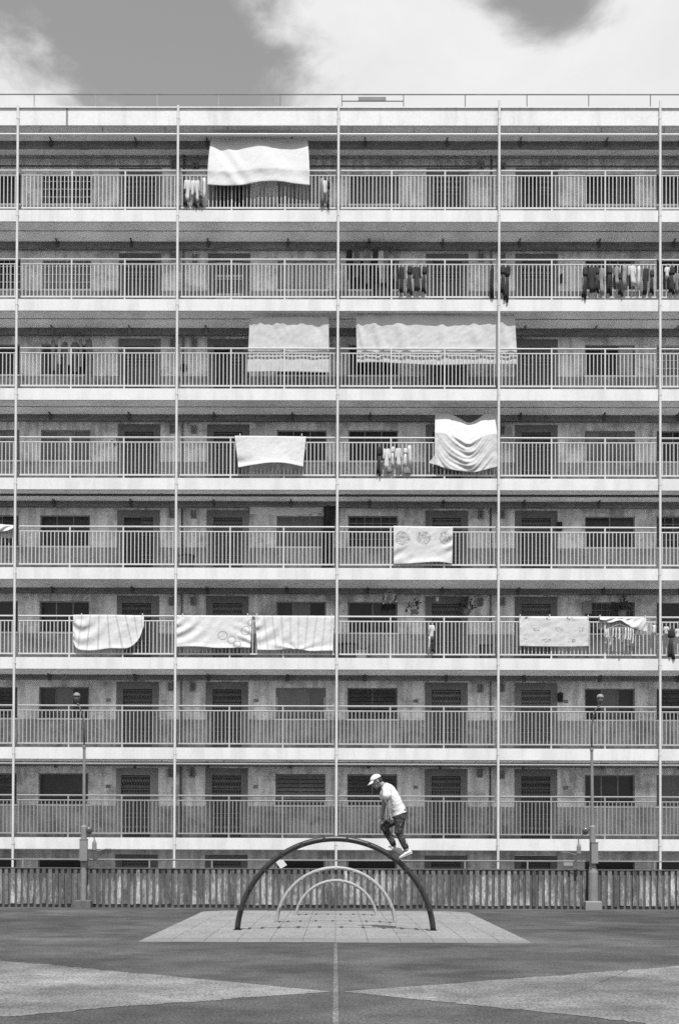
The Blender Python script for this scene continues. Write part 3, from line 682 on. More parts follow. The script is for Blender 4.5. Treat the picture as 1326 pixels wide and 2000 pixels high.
# ---------------------------------------------------------------- lamp posts
def lamp(px, side, pyb, label):
    Y = FY-0.16 if side > 0 else FY-0.25
    Xb = at(px, pyb, Y).x
    def Z(py): return at(px, py, Y).z
    def Xp(p, py): return at(p, py, Y).x
    root = empty('lamp_post', (Xb, Y, 0)); tag(root, label, 'lamp post', 'lamp posts by the fence')
    bw_ = 0.21
    mb = MB(); zt = Z(1759 if side > 0 else 1761)
    mb.loft([[Vector((Xb-bw_*k, Y-bw_*k*0.8, z)), Vector((Xb+bw_*k, Y-bw_*k*0.8, z)), Vector((Xb+bw_*k, Y+0.13, z)), Vector((Xb-bw_*k, Y+0.13, z))] for z, k in ((0, 1.0), (zt-0.02, 0.97), (zt, 0.9))])
    mb.build('base_block', 'fback' if side > 0 else 'galv', root)
    r = 0.078
    if side < 0: MB().tube([(Xb+0.015, Y, zt), (Xb+0.015, Y, Z(1705)), (Xb, Y, Z(1692))], [0.125, 0.12, 0.08], 16).build('lower_sleeve', 'galv', root, smooth=False)
    MB().tube([(Xb, Y, zt), (Xb, Y, Z(1616)), (Xb, Y, Z(1613))], [r, r, r*0.75], 16).build('lower_pole', 'galv', root, smooth=False)
    up = 1461 if side > 0 else 1466
    xt = Xp(px+1.5*side, up)
    MB().tube([(Xb, Y, Z(1613)), (xt, Y, Z(up))], [0.042, 0.036], 12).build('upper_pole', 'galv', root, smooth=False)
    MB().tube([(xt, Y, Z(up+1)), (xt, Y, Z(up-5))], 0.05, 12).build('collar', 'galv', root)
    # swan neck and lamp head
    hx, hy = (150, 1361) if side > 0 else (1172, 1364)
    nk = [(px+1.5*side, up-4), (px+1.2*side, up-40), (px-1*side, up-62), (px-5*side, 1388), (hx+3*side, hy+14)]
    MB().tube([at(q[0], q[1], Y) for q in nk], 0.02, 8).build('swan_neck', 'darkpipe', root, smooth=True)
    c = at(hx, hy, Y); k = 0.092
    mb = MB(); mb.loft([[c+Vector((math.cos(t)*rr*k, math.sin(t)*rr*k, z*k)) for t in [2*PI*j/16 for j in range(16)]] for rr, z in ((0.30, -1.55), (0.62, -1.35), (0.80, -0.7), (0.9, 0.0))])
    hd = mb.build('lamp_body', 'lampglass', root, smooth=True)
    mb = MB(); mb.loft([[c+Vector((math.cos(t)*rr*k, math.sin(t)*rr*k, z*k)) for t in [2*PI*j/16 for j in range(16)]] for rr, z in ((1.02, -0.02), (1.0, 0.35), (0.8, 0.8), (0.4, 1.08), (0.05, 1.15))])
    mb.build('lamp_cap', 'galv', root, smooth=True)
    MB().tube([c+Vector((0, 0, -0.18)), at(hx+3*side, hy+15, Y)], 0.03, 8).build('lamp_stem', 'darkpipe', root)
    # switch box strapped to the pole
    xb0, xb1 = (Xp(158, 1660), Xp(172.5, 1660)) if side > 0 else (Xp(1152.5, 1660), Xp(1165.5, 1660))
    bx_ = MB().box(xb0, xb1, Y-0.16, Y-0.06, Z(1682 if side > 0 else 1687), Z(1641 if side > 0 else 1647)).build('switch_box', 'galv', root)
    MB().box(xb0-0.008, xb1+0.008, Y-0.17, Y-0.05, Z(1641 if side > 0 else 1647)+0.001, Z(1641 if side > 0 else 1647)+0.02).build('box_lid', 'galv', bx_)
    # dome camera on a bracket, a loudspeaker hanging below it, loose cable
    dx, dy = (174, 1622) if side > 0 else (1143, 1623)
    c = at(dx, dy, Y)
    br = MB().tube([(Xb, Y, c.z+0.03), (c.x, Y, c.z+0.03)], 0.02, 8).build('camera_bracket', 'darkpipe', root)
    mb = MB(); mb.loft([[c+Vector((math.cos(t)*rr*0.08, math.sin(t)*rr*0.08, z*0.08)) for t in [2*PI*j/14 for j in range(14)]] for rr, z in ((0.25, -1.35), (0.75, -1.0), (0.95, -0.3), (1.05, 0.1), (1.05, 0.5), (0.6, 1.0), (0.1, 1.15))])
    mb.build('dome_camera', 'lampglass', root, smooth=True)
    sx_, sy_ = (184.5, 1651) if side > 0 else (1130.5, 1658)
    p = at(sx_, sy_, Y)
    MB().tube([c+Vector((0.02*side, 0, -0.05)), at(sx_-1, sy_-18, Y), p+Vector((0, 0, 0.1))], 0.014, 6).build('speaker_arm', 'darkpipe', root)
    mb = MB(); mb.loft([[p+Vector((math.cos(t)*rr, math.sin(t)*rr, z)) for t in [2*PI*j/12 for j in range(12)]] for rr, z in ((0.045, -0.15), (0.06, -0.13), (0.055, 0.05), (0.035, 0.11))])
    mb.build('loudspeaker', 'galv', root, smooth=False)
    MB().tube([p+Vector((0, 0, -0.14)), p+Vector((0.1*side, 0, -0.15)), p+Vector((0.28*side, 0.02, -0.10)), p+Vector((0.42*side, 0.03, -0.10))], 0.010, 6).build('cable', 'galv', root)
lamp(163, 1, 1776, 'slim lamp post with swan-neck lamp, leftmost, on a dark stained block')
lamp(1157, -1, 1779, 'slim lamp post with swan-neck lamp, rightmost, on a pale square block')

# paper notice tied to the fence rail
c = [at(p[0], p[1], FY+0.0) for p in ((536, 1681), (553, 1680.5), (560.5, 1690.5), (548, 1698))]
mb = MB(); mb.v = [tuple(p) for p in c]+[tuple(p+Vector((0, 0.006, 0))) for p in c]; mb.f = [(3, 2, 1, 0), (4, 5, 6, 7)]+[(i, (i+1) % 4, 4+(i+1) % 4, 4+i) for i in range(4)]
tag(mb.build('paper_notice', 'paper'), 'small tilted white paper notice tied to the fence rail by the dark arch', 'notice')

# ---------------------------------------------------------------- man walking up the arch
def man():
    Y = OA[1]
    def P(px, py, dy=0.0): return at(px, py, Y+dy)
    def head_R(deg): return Matrix.Rotation(math.radians(deg), 3, 'Y')
    root = empty('person', P(783, 1676)); tag(root, 'man in white cap, white tee and camouflage trousers stepping up the dark arch', 'person')
    def remesh(o, vox, it=4):
        md = o.modifiers.new('r', 'REMESH'); md.mode = 'VOXEL'; md.voxel_size = vox; md.use_smooth_shade = True
        sm = o.modifiers.new('s', 'SMOOTH'); sm.factor = 0.5; sm.iterations = it
    # body: head bowed forward, neck, torso, arms with hands, shins
    mb = MB()
    hc = P(735.5, 1526); rt = head_R(-32)
    mb.ell(hc, (0.098, 0.076, 0.108), rt)
    mb.ell(hc+rt @ Vector((-0.035, 0, -0.075)), (0.062, 0.055, 0.052), rt)      # jaw
    mb.ell(hc+rt @ Vector((-0.062, 0, -0.105)), (0.026, 0.03, 0.022), rt)      # chin
    mb.ell(hc+rt @ Vector((-0.104, 0, -0.03)), (0.022, 0.014, 0.026), rt)      # nose
    mb.ell(hc+rt @ Vector((-0.094, 0, -0.072)), (0.014, 0.028, 0.010), rt)      # lips
    mb.ell(hc+rt @ Vector((-0.088, 0, 0.022)), (0.016, 0.055, 0.012), rt)      # brow
    for sy in (-1, 1): mb.ell(hc+rt @ Vector((0.012, sy*0.077, -0.015)), (0.022, 0.012, 0.034), rt)   # ears
    mb.capsule(P(741, 1530), P(752, 1537), 0.054, 0.066)
    mb.capsule(P(757, 1543), P(768, 1561), 0.10, 0.11, sq=1.45); mb.capsule(P(768, 1561), P(779, 1586), 0.11, 0.115, sq=1.3)
    def arm(dy, sh, el, wr, ha, curl, tip):
        s_, e_, w_, h_ = P(sh[0], sh[1], dy), P(el[0], el[1], dy), P(wr[0], wr[1], dy), P(ha[0], ha[1], dy)
        mb.capsule(s_, e_, 0.052, 0.041); mb.capsule(e_, e_+(w_-e_)*0.35, 0.043, 0.043); mb.capsule(e_+(w_-e_)*0.3, w_, 0.043, 0.028)
        d = (h_-w_).normalized(); sd_ = Vector((0, 1, 0)); nrm = d.cross(sd_).normalized()
        mb.capsule(w_, w_+d*0.085, 0.026, 0.024, side=nrm.cross(d), sq=1.5)
        fw = Vector((-1, 0, 0)); fw = (fw-d*fw.dot(d)).normalized()
        for i, (o_, l_) in enumerate(((-0.033, 0.068), (-0.011, 0.078), (0.011, 0.073), (0.033, 0.058))):
            b_ = w_+d*0.085+fw*(-o_)
            k1 = b_+d*l_*0.5+sd_*curl*0.010; k2 = k1+d*l_*0.42+sd_*curl*0.022
            mb.capsule(b_, k1, 0.0098, 0.009, n=8); mb.capsule(k1, k2, 0.009, 0.0078, n=8)
        t0 = w_+d*0.03+fw*0.03; t1 = t0+fw*0.03+d*0.028; mb.capsule(t0, t1, 0.0125, 0.0105, n=8); mb.capsule(t1, t1+d*0.034+fw*0.008, 0.0105, 0.009, n=8)
    arm(-0.20, (756, 1543), (760, 1573), (761.5, 1593), (766, 1608), 1, 0)
    arm(0.20, (752, 1545), (750, 1572), (747, 1590), (745, 1603), -1, 0)
    mb.capsule(P(768, 1645, 0.09), P(769, 1658, 0.09), 0.045, 0.042); mb.capsule(P(791, 1648, -0.10), P(794, 1661, -0.10), 0.045, 0.042)
    mb.capsule(P(779, 1592, 0.05), P(752, 1616, 0.09), 0.07, 0.05); mb.capsule(P(752, 1616, 0.09), P(768, 1645, 0.09), 0.045, 0.04); mb.capsule(P(781, 1592, -0.05), P(777, 1626, -0.10), 0.07, 0.05); mb.capsule(P(777, 1626, -0.10), P(791, 1648, -0.10), 0.045, 0.04)
    o = mb.build('body', 'skin', root, smooth=True); remesh(o, 0.0075, 2)
    # hair at the nape, eyes
    mb = MB(); mb.ell(hc+rt @ Vector((0.045, 0, -0.012)), (0.062, 0.078, 0.066), rt); mb.build('hair', 'hair', root, smooth=True)
    for sy in (-1, 1): MB().ell(hc+rt @ Vector((-0.088, sy*0.034, 0.0)), (0.012, 0.014, 0.007), rt, n=10).build('eye', 'hair', root, smooth=True)
    # cap with curved brim
    mb = MB(); cc = hc+rt @ Vector((0.004, 0, 0.028)); rings = []
    for th in (0.0, 0.25, 0.5, 0.75, 1.0, 1.25, 1.5):
        k, z = math.cos(th), math.sin(th); k = max(k, 0.05)
        rings.append([cc+rt @ Vector((math.cos(t)*0.112*k, math.sin(t)*0.092*k, z*0.098)) for t in [2*PI*j/20 for j in range(20)]])
    mb.loft(rings); cap = mb.build('cap', 'tee', root, smooth=True)
    mb = MB(); up_, dn_ = [], []
    for j in range(13):
        t = -1.15+2.3*j/12; ed = math.cos(t)
        for lst, dz in ((up_, 0.004), (dn_, -0.004)):
            lst.append([cc+rt @ Vector((-0.104*math.cos(t)-0.01, 0.09*math.sin(t), 0.012+dz-0.010*math.sin(t)**2)), cc+rt @ Vector((-0.100*math.cos(t)-0.088*max(ed, 0.25)**0.7, 0.088*math.sin(t), -0.010+dz-0.022*math.sin(t)**2))])
    b0 = 0
    for lst in (up_, dn_):
        for a_, b_ in lst: mb.v += [tuple(a_), tuple(b_)]
    nn_ = 13
    for j in range(nn_-1):
        mb.f.append((2*j, 2*j+1, 2*j+3, 2*j+2)); q = 2*nn_; mb.f.append((q+2*j, q+2*j+2, q+2*j+3, q+2*j+1)); mb.f.append((2*j+1, q+2*j+1, q+2*j+3, 2*j+3)); mb.f.append((2*j, 2*j+2, q+2*j+2, q+2*j))
    mb.build('brim', 'tee', cap, smooth=True)
    # tee: rounded back, loose hem, short sleeves
    mb = MB()
    def ring(c_, ax, rx, ry, n=22, w=0.0, ph=0.0):
        ax = Vector(ax).normalized(); u_ = Vector((0, 1, 0)); v_ = ax.cross(u_).normalized()
        return [c_+(u_*math.cos(t)*ry+v_*math.sin(t)*rx)*(1+w*math.sin(5*t+ph)) for t in [2*PI*j/n for j in range(n)]]
    sp_ = [(749.5, 1534, 0.066, 0.085), (754, 1539, 0.105, 0.165), (758.5, 1546, 0.125, 0.195), (764, 1556, 0.138, 0.195), (769, 1566, 0.140, 0.185), (774, 1577, 0.138, 0.175), (778.5, 1588, 0.144, 0.175), (780, 1592, 0.147, 0.178)]
    rg = []
    for i, (px, py, rx, ry) in enumerate(sp_):
        a_ = sp_[max(0, i-1)]; b_ = sp_[min(len(sp_)-1, i+1)]
        ax = P(b_[0], b_[1])-P(a_[0], a_[1]); rg.append(ring(P(px, py), ax, rx, ry, w=0.012*i/3, ph=i*1.1))
    mb.loft(rg)
    mb.capsule(P(755.5, 1543, -0.17), P(755.5, 1554, -0.215), 0.078, 0.082); mb.capsule(P(753, 1545, 0.17), P(749, 1556, 0.215), 0.078, 0.08)
    o = mb.build('t_shirt', 'tee', root, smooth=True); remesh(o, 0.009, 3)
    dsp = o.modifiers.new('folds', 'DISPLACE'); tx = bpy.data.textures.new('folds', 'CLOUDS'); tx.noise_scale = 0.09; dsp.texture = tx; dsp.strength = 0.022; dsp.mid_level = 0.5; dsp.texture_coords = 'GLOBAL'
    # loose trousers
    mb = MB()
    mb.capsule(P(780, 1588), P(779, 1598), 0.135, 0.125, sq=1.25)
    mb.capsule(P(774, 1598, 0.08), P(751, 1616, 0.09), 0.105, 0.078); mb.capsule(P(751, 1616, 0.09), P(768, 1650, 0.09), 0.077, 0.054)
    mb.capsule(P(782, 1598, -0.09), P(778, 1626, -0.10), 0.098, 0.072); mb.capsule(P(778, 1626, -0.10), P(791.5, 1655, -0.10), 0.07, 0.056)
    o = mb.build('trousers', 'camo', root, smooth=True); remesh(o, 0.009, 4)
    dsp = o.modifiers.new('folds', 'DISPLACE'); dsp.texture = tx; dsp.strength = 0.03; dsp.mid_level = 0.5; dsp.texture_coords = 'GLOBAL'
    # shoes: rounded toe, ankle collar, sole
    def shoe(heel, toe, dy):
        h_, t_ = P(heel[0], heel[1], dy), P(toe[0], toe[1], dy); d = (t_-h_).normalized(); upv = Vector((0, 1, 0)).cross(d); upv = upv if upv.z > 0 else -upv; L_ = (t_-h_).length
        mb = MB(); rings = []
        for f_, wv, zt in ((0.0, 0.026, 0.05), (0.05, 0.036, 0.085), (0.22, 0.040, 0.095), (0.42, 0.042, 0.08), (0.62, 0.047, 0.058), (0.82, 0.045, 0.045), (0.95, 0.034, 0.036), (1.0, 0.018, 0.025)):
            c_ = h_+d*L_*f_
            rings.append([c_+Vector((0, math.cos(t)*wv, 0))+upv*(0.018+(zt-0.018)*max(0.0, math.sin(t))**0.8 if math.sin(t) > 0 else 0.018) for t in [2*PI*j/14 for j in range(14)]])
        mb.loft(rings); s_ = mb.build('shoe', 'shoe', root, smooth=True)
        mb = MB(); rings = []
        for f_, wv in ((-0.01, 0.02), (0.03, 0.038), (0.2, 0.043), (0.45, 0.041), (0.65, 0.05), (0.85, 0.047), (0.97, 0.034), (1.02, 0.016)):
            c_ = h_+d*L_*f_; rings.append([c_+Vector((0, math.cos(t)*wv, 0))+upv*(0.010+0.012*math.sin(t)) for t in [2*PI*j/10 for j in range(10)]])
        mb.loft(rings); mb.build('sole', 'sole', s_, smooth=True)
    shoe((784, 1670), (758.5, 1655), 0.09)
    shoe((805.5, 1667.5), (780, 1678), -0.10)
man()

# ---------------------------------------------------------------- laundry: sheets
def interp(pts, u):
    if len(pts) == 1: return pts[0]
    n = len(pts)-1; f = min(max(u, 0), 1)*n; i = min(int(f), n-1); t = f-i
    def g(k): return pts[max(0, min(n, k))]
    out = []
    for c_ in (0, 1):
        p0, p1, p2, p3 = g(i-1)[c_], g(i)[c_], g(i+1)[c_], g(i+2)[c_]
        out.append(0.5*((2*p1)+(-p0+p2)*t+(2*p0-5*p1+4*p2-p3)*t*t+(-p0+3*p1-3*p2+p3)*t**3))
    return out
def cloth(name, label, cat, top, bottom, yt, yb, disp, mat, nu=72, nv=44, over=None, group='sheets and towels hung out over the balconies', side=None, pegs=None, yfun=None):
    mb = MB(); rows = []
    for j in range(nv+1):
        v = j/nv; row = []
        for i in range(nu+1):
            u = i/nu; a_, b_ = interp(top, u), interp(bottom, u)
            px = a_[0]+(b_[0]-a_[0])*v; py = a_[1]+(b_[1]-a_[1])*v
            if side: px += side(u, v)
            Y = (yfun(u, v) if yfun else yt+(yb-yt)*v)+disp(u, v)+0.012*mnoise.noise(Vector((px*0.05, py*0.05, 3)))+0.008*mnoise.noise(Vector((px*0.13+py*0.06, py*0.10, 9)))+0.003*mnoise.noise(Vector((px*0.4, py*0.25, 5)))
            row.append((at(px, py, Y), (u, 1-v)))
        rows.append(row)
    if over:                                             # carried over the rail, a short flap behind
        r = 0.046; z0 = rows[0][0][0].z; pre = []
        for k in range(1, 9):
            th = PI*k/8
            pre.append([(Vector((p.x, over+math.cos(th)*-r if False else over-r*math.cos(th), p.z+r*math.sin(th)*0.9)), (uv[0], 1.0)) for p, uv in rows[0]])
        for k in range(1, 7):
            pre.append([(Vector((p.x, over+r+0.004*math.sin(uv[0]*30), p.z-0.06*k)), (uv[0], 1.0)) for p, uv in rows[0]])
        rows = pre[::-1]+rows
    n = nu+1
    for row in rows:
        for p, uv in row: mb.v.append(tuple(p)); mb.uv.append(uv)
    for j in range(len(rows)-1):
        for i in range(nu): mb.f.append((j*n+i, (j+1)*n+i, (j+1)*n+i+1, j*n+i+1))
    if pegs:
        root = empty(name, (Vector(mb.v[0])+Vector(mb.v[nu]))/2)
        o = mb.build('cloth', mat, root, smooth=True)
        for px, py in pegs:
            p = at(px, py, over if over else yt); MB().box(p.x-0.014, p.x+0.014, p.y-0.055, p.y+0.055, p.z-0.05, p.z+0.05).build('clothes_peg', 'rail', root)
    else:
        o = mb.build(name, mat, None, smooth=True); root = o
    md = o.modifiers.new('thick', 'SOLIDIFY'); md.thickness = 0.003; md.offset = 0
    tag(root, label, cat, group); return root
S = math.sin
def hump(x, c_, w_): return math.exp(-((x-c_)/w_)**2)
YO = YR-0.055                                             # just outside the rail
# top storey: big sheet from the ceiling pole, out over the rail
cloth('bed_sheet', 'plain white sheet draped over the railing of the topmost balcony', 'sheet',
      [(412, 270), (460, 271), (505, 270), (550, 271), (601, 270)],
      [(406, 360), (440, 362), (475, 360.5), (510, 354), (545, 353.5), (575, 358), (604, 361)], 0, 0,
      lambda u, v: 0.0, 'sheet', side=lambda u, v: 2.0*S(v*2.6)*(1 if u > 0.5 else -1)*abs(u-0.5)*2-2*v*(1-v),
      yfun=lambda u, v: 36.42-0.44*min(1, v*1.45)**0.8 - 0.10*(1-v)*(hump(u, 0.52, 0.16)+0.9*hump(u, 0.0, 0.10)+0.9*hump(u, 1.0, 0.10)) + 0.03*S((u*2.4-v*0.8)*15)*hump(u-0.22*v, 0.10, 0.11)*min(1, v*4)+0.02*S((u*1.5-v*0.5)*8)*v*(1-v)*3 - 0.05*hump(v, 1.0, 0.12))
cloth('bed_sheet', 'pale patterned sheet hanging behind the railing, with a loose fold at its right', 'sheet',
      [(488, 618), (530, 619), (580, 618), (642, 619)], [(482.5, 727), (540, 726), (590, 726.5), (643, 728)], YR+0.045, YR+0.055,
      lambda u, v: 0.010*S(u*24+v)*(1-v)+0.03*hump(u, 0.87-0.05*v, 0.07)*S(v*9)*(1-v) + 0.012*hump(v, 0.70, 0.08)+0.01*S(u*60)*hump(v, 0, .2), 'sheetp')
cloth('bed_sheet', 'very wide white sheet hanging behind the railing across a downpipe', 'sheet',
      [(695, 613), (760, 614), (850, 613), (930, 615), (1005, 615)], [(697, 708), (740, 707.5), (800, 711), (860, 713), (930, 711.5), (1011, 712)], YR+0.05, YR+0.06,
      lambda u, v: 0.012*S(u*23+2.0*v+3*S(u*5))*(1-0.6*v)+sum(0.024*S((u-c_)*60-v*7)*hump(u, c_+0.06*v, 0.05)*(1-v*0.5) for c_ in (0.03, 0.16, 0.31, 0.55, 0.75, 0.9))+0.0*v, 'sheet', nu=150)
cloth('bed_sheet', 'short plain white sheet pegged on a rail, its lower edge arching up', 'sheet',
      [(458.5, 852.5), (525, 853), (597.5, 854)], [(465.5, 913), (495, 908), (530, 903.5), (560, 905), (592, 912)], YO, YO-0.10,
      lambda u, v: -0.09*v*v*S(u*PI)-0.03*hump(v, 0.97, 0.07)+0.06*hump(u, 0.06, 0.12)*hump(v, 0.85, 0.15), 'sheet', over=YR, pegs=[(469, 851), (589.5, 851)])
def swag(u, v):
    q = v-0.05-1.05*(1-((u-0.5)*2)**2)*0.45
    w_ = max(0, 1-abs(u-0.48)*2.1)
    e_ = S(q*34+2.2*S(q*7+u*2)+1.5*S(u*5)); return 0.026*(e_+0.45*S(q*71+u*9))*w_*(0.35+v)+0.03*S(u*16)*(1-v)*(1-w_)-0.10*v*(1-v)*w_+0.012*S(u*30+v*6)*(1-w_)
cloth('bed_sheet', 'white sheet slung in deep scalloped folds from the ceiling beside a downpipe', 'sheet',
      [(850, 806), (875, 806), (900, 818), (915, 825), (930, 820), (950, 807), (972, 806)], [(848, 905), (865, 913), (900, 920), (925, 922), (945, 918), (973, 911)], 0, 0,
      swag, 'sheet', nu=96, nv=80, yfun=lambda u, v: 36.40-0.42*min(1, v*2.6)**0.9, side=lambda u, v: -12*max(0, v-0.85)/0.15*max(0, 0.12-u)*8)
cloth('printed_towel', 'white cloth with three round printed motifs folded over the rail', 'towel',
      [(768.5, 1029), (830, 1030), (884.5, 1030.5)], [(769, 1102), (800, 1101), (835, 1098.5), (860, 1098), (883, 1101.5)], YO, YO-0.03,
      lambda u, v: 0.03*S((v*1.1+u*0.9)*16)*hump(u, 0.08, 0.16)*hump(v, 0.75, 0.25)+0.03*S((v*1.0+u*0.7)*20)*hump(u, 0.92, 0.14)*hump(v, 0.45, 0.3)-0.05*hump(v, 1, 0.1)*S(u*PI), 'discs', over=YR)
def pull(u0, k, n_, amp):
    def f(u, v):
        d = math.hypot((u-u0)*1.6, v*0.75); return amp*S(d*n_+k)*max(0, 1-d*1.0)*min(1, v*3)
    return f
p1 = pull(0.15, 0.5, 20, 0.045)
cloth('striped_sheet', 'white striped sheet with a rounded lower edge, leftmost on its railing', 'sheet',
      [(143, 1203), (210, 1203), (281, 1204.5)], [(143, 1253), (152, 1268), (180, 1271), (215, 1267), (250, 1266), (270, 1250), (281, 1222)], YO, YO-0.05,
      lambda u, v: p1(u, v)-0.03*hump(v, 1, 0.1)+0.05*S(v*22)*hump(u, 0.0, 0.07)*hump(v, 0.9, 0.2), 'stripe', over=YR, pegs=[(160, 1202), (279, 1202)])
p2 = pull(0.0, 0.2, 26, 0.05)
cloth('printed_sheet', 'white sheet with curling printed outlines, between the two striped sheets', 'sheet',
      [(344, 1204), (420, 1204.5), (492, 1205)], [(344, 1264), (380, 1263), (420, 1266), (455, 1266), (489, 1265)], YO, YO-0.06,
      lambda u, v: p2(u, v)-0.03*hump(v, 1, 0.1)+0.03*S((u-v)*22)*hump(u, 0.95, 0.2)*v, 'rings', over=YR, pegs=[(357, 1202), (484, 1202)])
p3 = pull(0.0, 0.2, 22, 0.05)
cloth('striped_sheet', 'white striped sheet gathered at its lower middle, beside the central downpipe', 'sheet',
      [(498, 1204.5), (575, 1205), (653, 1206)], [(503, 1270), (540, 1270), (575, 1268), (610, 1272), (650, 1271.5)], YO, YO-0.06,
      lambda u, v: p3(u, v)*0.9-0.03*hump(v, 1, 0.1)+0.02*S(math.atan2(1.05-v, u-0.55)*9+3*u)*hump(math.hypot(u-0.55, v-1), 0.2, 0.28)*v, 'stripe2', over=YR, pegs=[(502, 1202), (648, 1203)])
cloth('floral_towel', 'white towel printed with rows of small floral sprigs, pegged on the rail', 'towel',
      [(1014, 1206.5), (1080, 1207), (1150, 1208)], [(1014.5, 1262), (1050, 1263), (1110, 1263.5), (1149.5, 1262.5)], YO, YO-0.02,
      lambda u, v: 0.008*S(u*11), 'floral', over=YR, pegs=[(1015.5, 1204), (1073, 1204), (1148, 1205)])
cloth('bundled_cloth', 'crumpled white cloth slung along the rail right of the floral towel', 'cloth',
      [(1170, 1206), (1200, 1208), (1235, 1208), (1262, 1209)], [(1172, 1210), (1190, 1216), (1212, 1212), (1230, 1224), (1250, 1232), (1263, 1234)], YO, YO-0.05,
      lambda u, v: 0.035*S(u*13+v*5+2*S(u*6))*(0.4+v)+0.015*S(u*41+v*9), 'sheet', nu=60, nv=20, over=YR, pegs=[(1171, 1205), (1259, 1206)])
cloth('rumpled_cloth', 'rumpled pale cloth at the left edge of the picture on a middle balcony', 'cloth',
      [(-40, 1029), (-15, 1026), (5, 1026), (26, 1028)], [(-40, 1040), (-10, 1041), (10, 1037), (26, 1034)], YO, YO-0.06,
      lambda u, v: 0.05*S(u*15+v*6)*(0.4+v), 'wallcloth', nu=40, nv=20, over=YR)
cloth('door_curtain', 'dark cloth hanging against the wall beside the shaded window', 'curtain',
      [(633, 985), (645, 986), (656, 986)], [(628, 1112), (640, 1113), (650, 1112)], YW-0.35, YW-0.35,
      lambda u, v: 0.03*S(u*14), 'darkcloth', nu=24, nv=20, group=None)
cloth('awning_cloth', 'sagging grey cloth stretched above a shaded window', 'awning',
      [(488, 988), (560, 990), (632, 985)], [(488, 1004), (560, 1006), (632, 1001)], YW-0.16, YW-0.04,
      lambda u, v: 0.05*S(u*PI), 'wallcloth', nu=40, nv=12, group=None)

# ---------------------------------------------------------------- laundry: garments
ORD = ['first', 'second', 'third', 'fourth', 'fifth', 'sixth', 'seventh', 'eighth', 'ninth', 'tenth', 'eleventh', 'twelfth', 'thirteenth', 'fourteenth']
gr = random.Random(11)
def garment(kind, px, pyt, pyb, wpx, mat, Y, label, group, lean=0.0):
    top = at(px, pyt, Y); bot = at(px+lean, pyb, Y); sc_ = F/Y; wd_ = wpx/sc_/2; hgt = top.z-bot.z
    nm = {'shirt': 'hanging_shirt', 'trousers': 'hanging_trousers', 'towel': 'hanging_towel', 'sock': 'hanging_socks'}[kind]
    root = empty(nm, top)
    ph = gr.uniform(0, 6); nf = gr.choice((3, 4, 5))
    def ring(c_, rx, ry, k=1.0, n=16): return [c_+Vector((math.cos(t)*rx, math.sin(t)*ry, 0))*(1+0.16*k*S(nf*t+ph)) for t in [2*PI*j/n for j in range(n)]]
    def lofty(x_off, w0, prof, z0=0.0, z1=1.0):
        mb = MB(); rg = []
        for f_, wf in prof:
            g = z0+(z1-z0)*f_; c_ = top.lerp(bot, g)+Vector((x_off*f_+0.012*S(g*5+ph), 0.008*S(g*4+ph*2), 0)); rg.append(ring(c_, max(0.006, w0*wf), max(0.006, 0.035+0.02*wf), k=0.3+f_))
        mb.loft(rg); return mb
    z0 = min(0.10/hgt, 0.25)
    if kind == 'shirt':
        lofty(0, wd_, ((0.0, 0.25), (0.04, 0.5), (0.12, 0.95), (0.3, 0.8), (0.55, 0.78), (0.8, 0.88), (1.0, 0.95)), z0*0.6, 1.0).build('cloth', mat, root, smooth=True)
        for sg in (-1, 1):
            mb = MB(); a_ = top.lerp(bot, z0*0.9)+Vector((sg*wd_*0.75, 0, 0)); b_ = top.lerp(bot, 0.5)+Vector((sg*wd_*1.12, gr.uniform(-.02, .02), 0))
            mb.capsule(a_, b_, 0.04*min(1, wd_/0.08), 0.028*min(1, wd_/0.08), n=8); mb.build('sleeve', mat, root, smooth=True)
    elif kind == 'trousers':
        lofty(0, wd_*0.9, ((0.0, 0.7), (0.15, 0.95), (0.45, 1.0), (0.6, 0.8)), z0*0.5, 0.5).build('cloth', mat, root, smooth=True)
        for sg in (-1, 1):
            lofty(sg*wd_*0.5, wd_*0.48, ((0.0, 1.0), (0.3, 0.95), (0.7, 0.9), (1.0, 0.8)), 0.35, 0.93+0.07*(sg > 0)).build('leg', mat, root, smooth=True)
    elif kind == 'towel':
        lofty(0, wd_, ((0.0, 0.9), (0.2, 1.0), (0.6, 0.96), (1.0, 1.05)), 0.0, 1.0).build('cloth', mat, root, smooth=True)
    else:
        lofty(0, wd_, ((0.0, 0.7), (0.5, 0.9), (0.8, 1.1), (1.0, 0.6)), 0.05, 1.0).build('cloth', mat, root, smooth=True)
    mb = MB(); c_ = top
    mb.tube([c_+Vector((0.0, 0.03, 0.05)), c_+Vector((0.018, 0.02, 0.075)), c_+Vector((0.03, 0, 0.05)), c_+Vector((0, 0, 0.0)), c_.lerp(bot, z0)+Vector((wd_*0.8, 0, 0.02)), c_.lerp(bot, z0)+Vector((-wd_*0.8, 0, 0.02)), c_], 0.006, 5)
    mb.build('hanger', 'galv', root)
    tag(root, label, 'trousers' if kind == 'trousers' else 'towel' if kind == 'towel' else 'socks' if kind == 'sock' else 'shirt', group)
    return root
YG = DF-0.02
D_, M_, W_ = 'darkcloth', 'midcloth', 'whitecloth'
def run(items, Y, tail, group):
    items = sorted(items, key=lambda q: q[1])
    tone = {D_: 'dark', M_: 'grey', W_: 'white'}; kn = {'shirt': 'shirt', 'trousers': 'trousers', 'towel': 'narrow towel', 'sock': 'bunch of socks'}
    for i, it in enumerate(items):
        kind, px, t_, b_, w_, mt = it[:6]; lean = it[6] if len(it) > 6 else 0
        garment(kind, px, t_, b_, w_, mt, Y, '%s %s, %s from left %s' % (tone[mt], kn[kind], ORD[i], tail), group, lean)
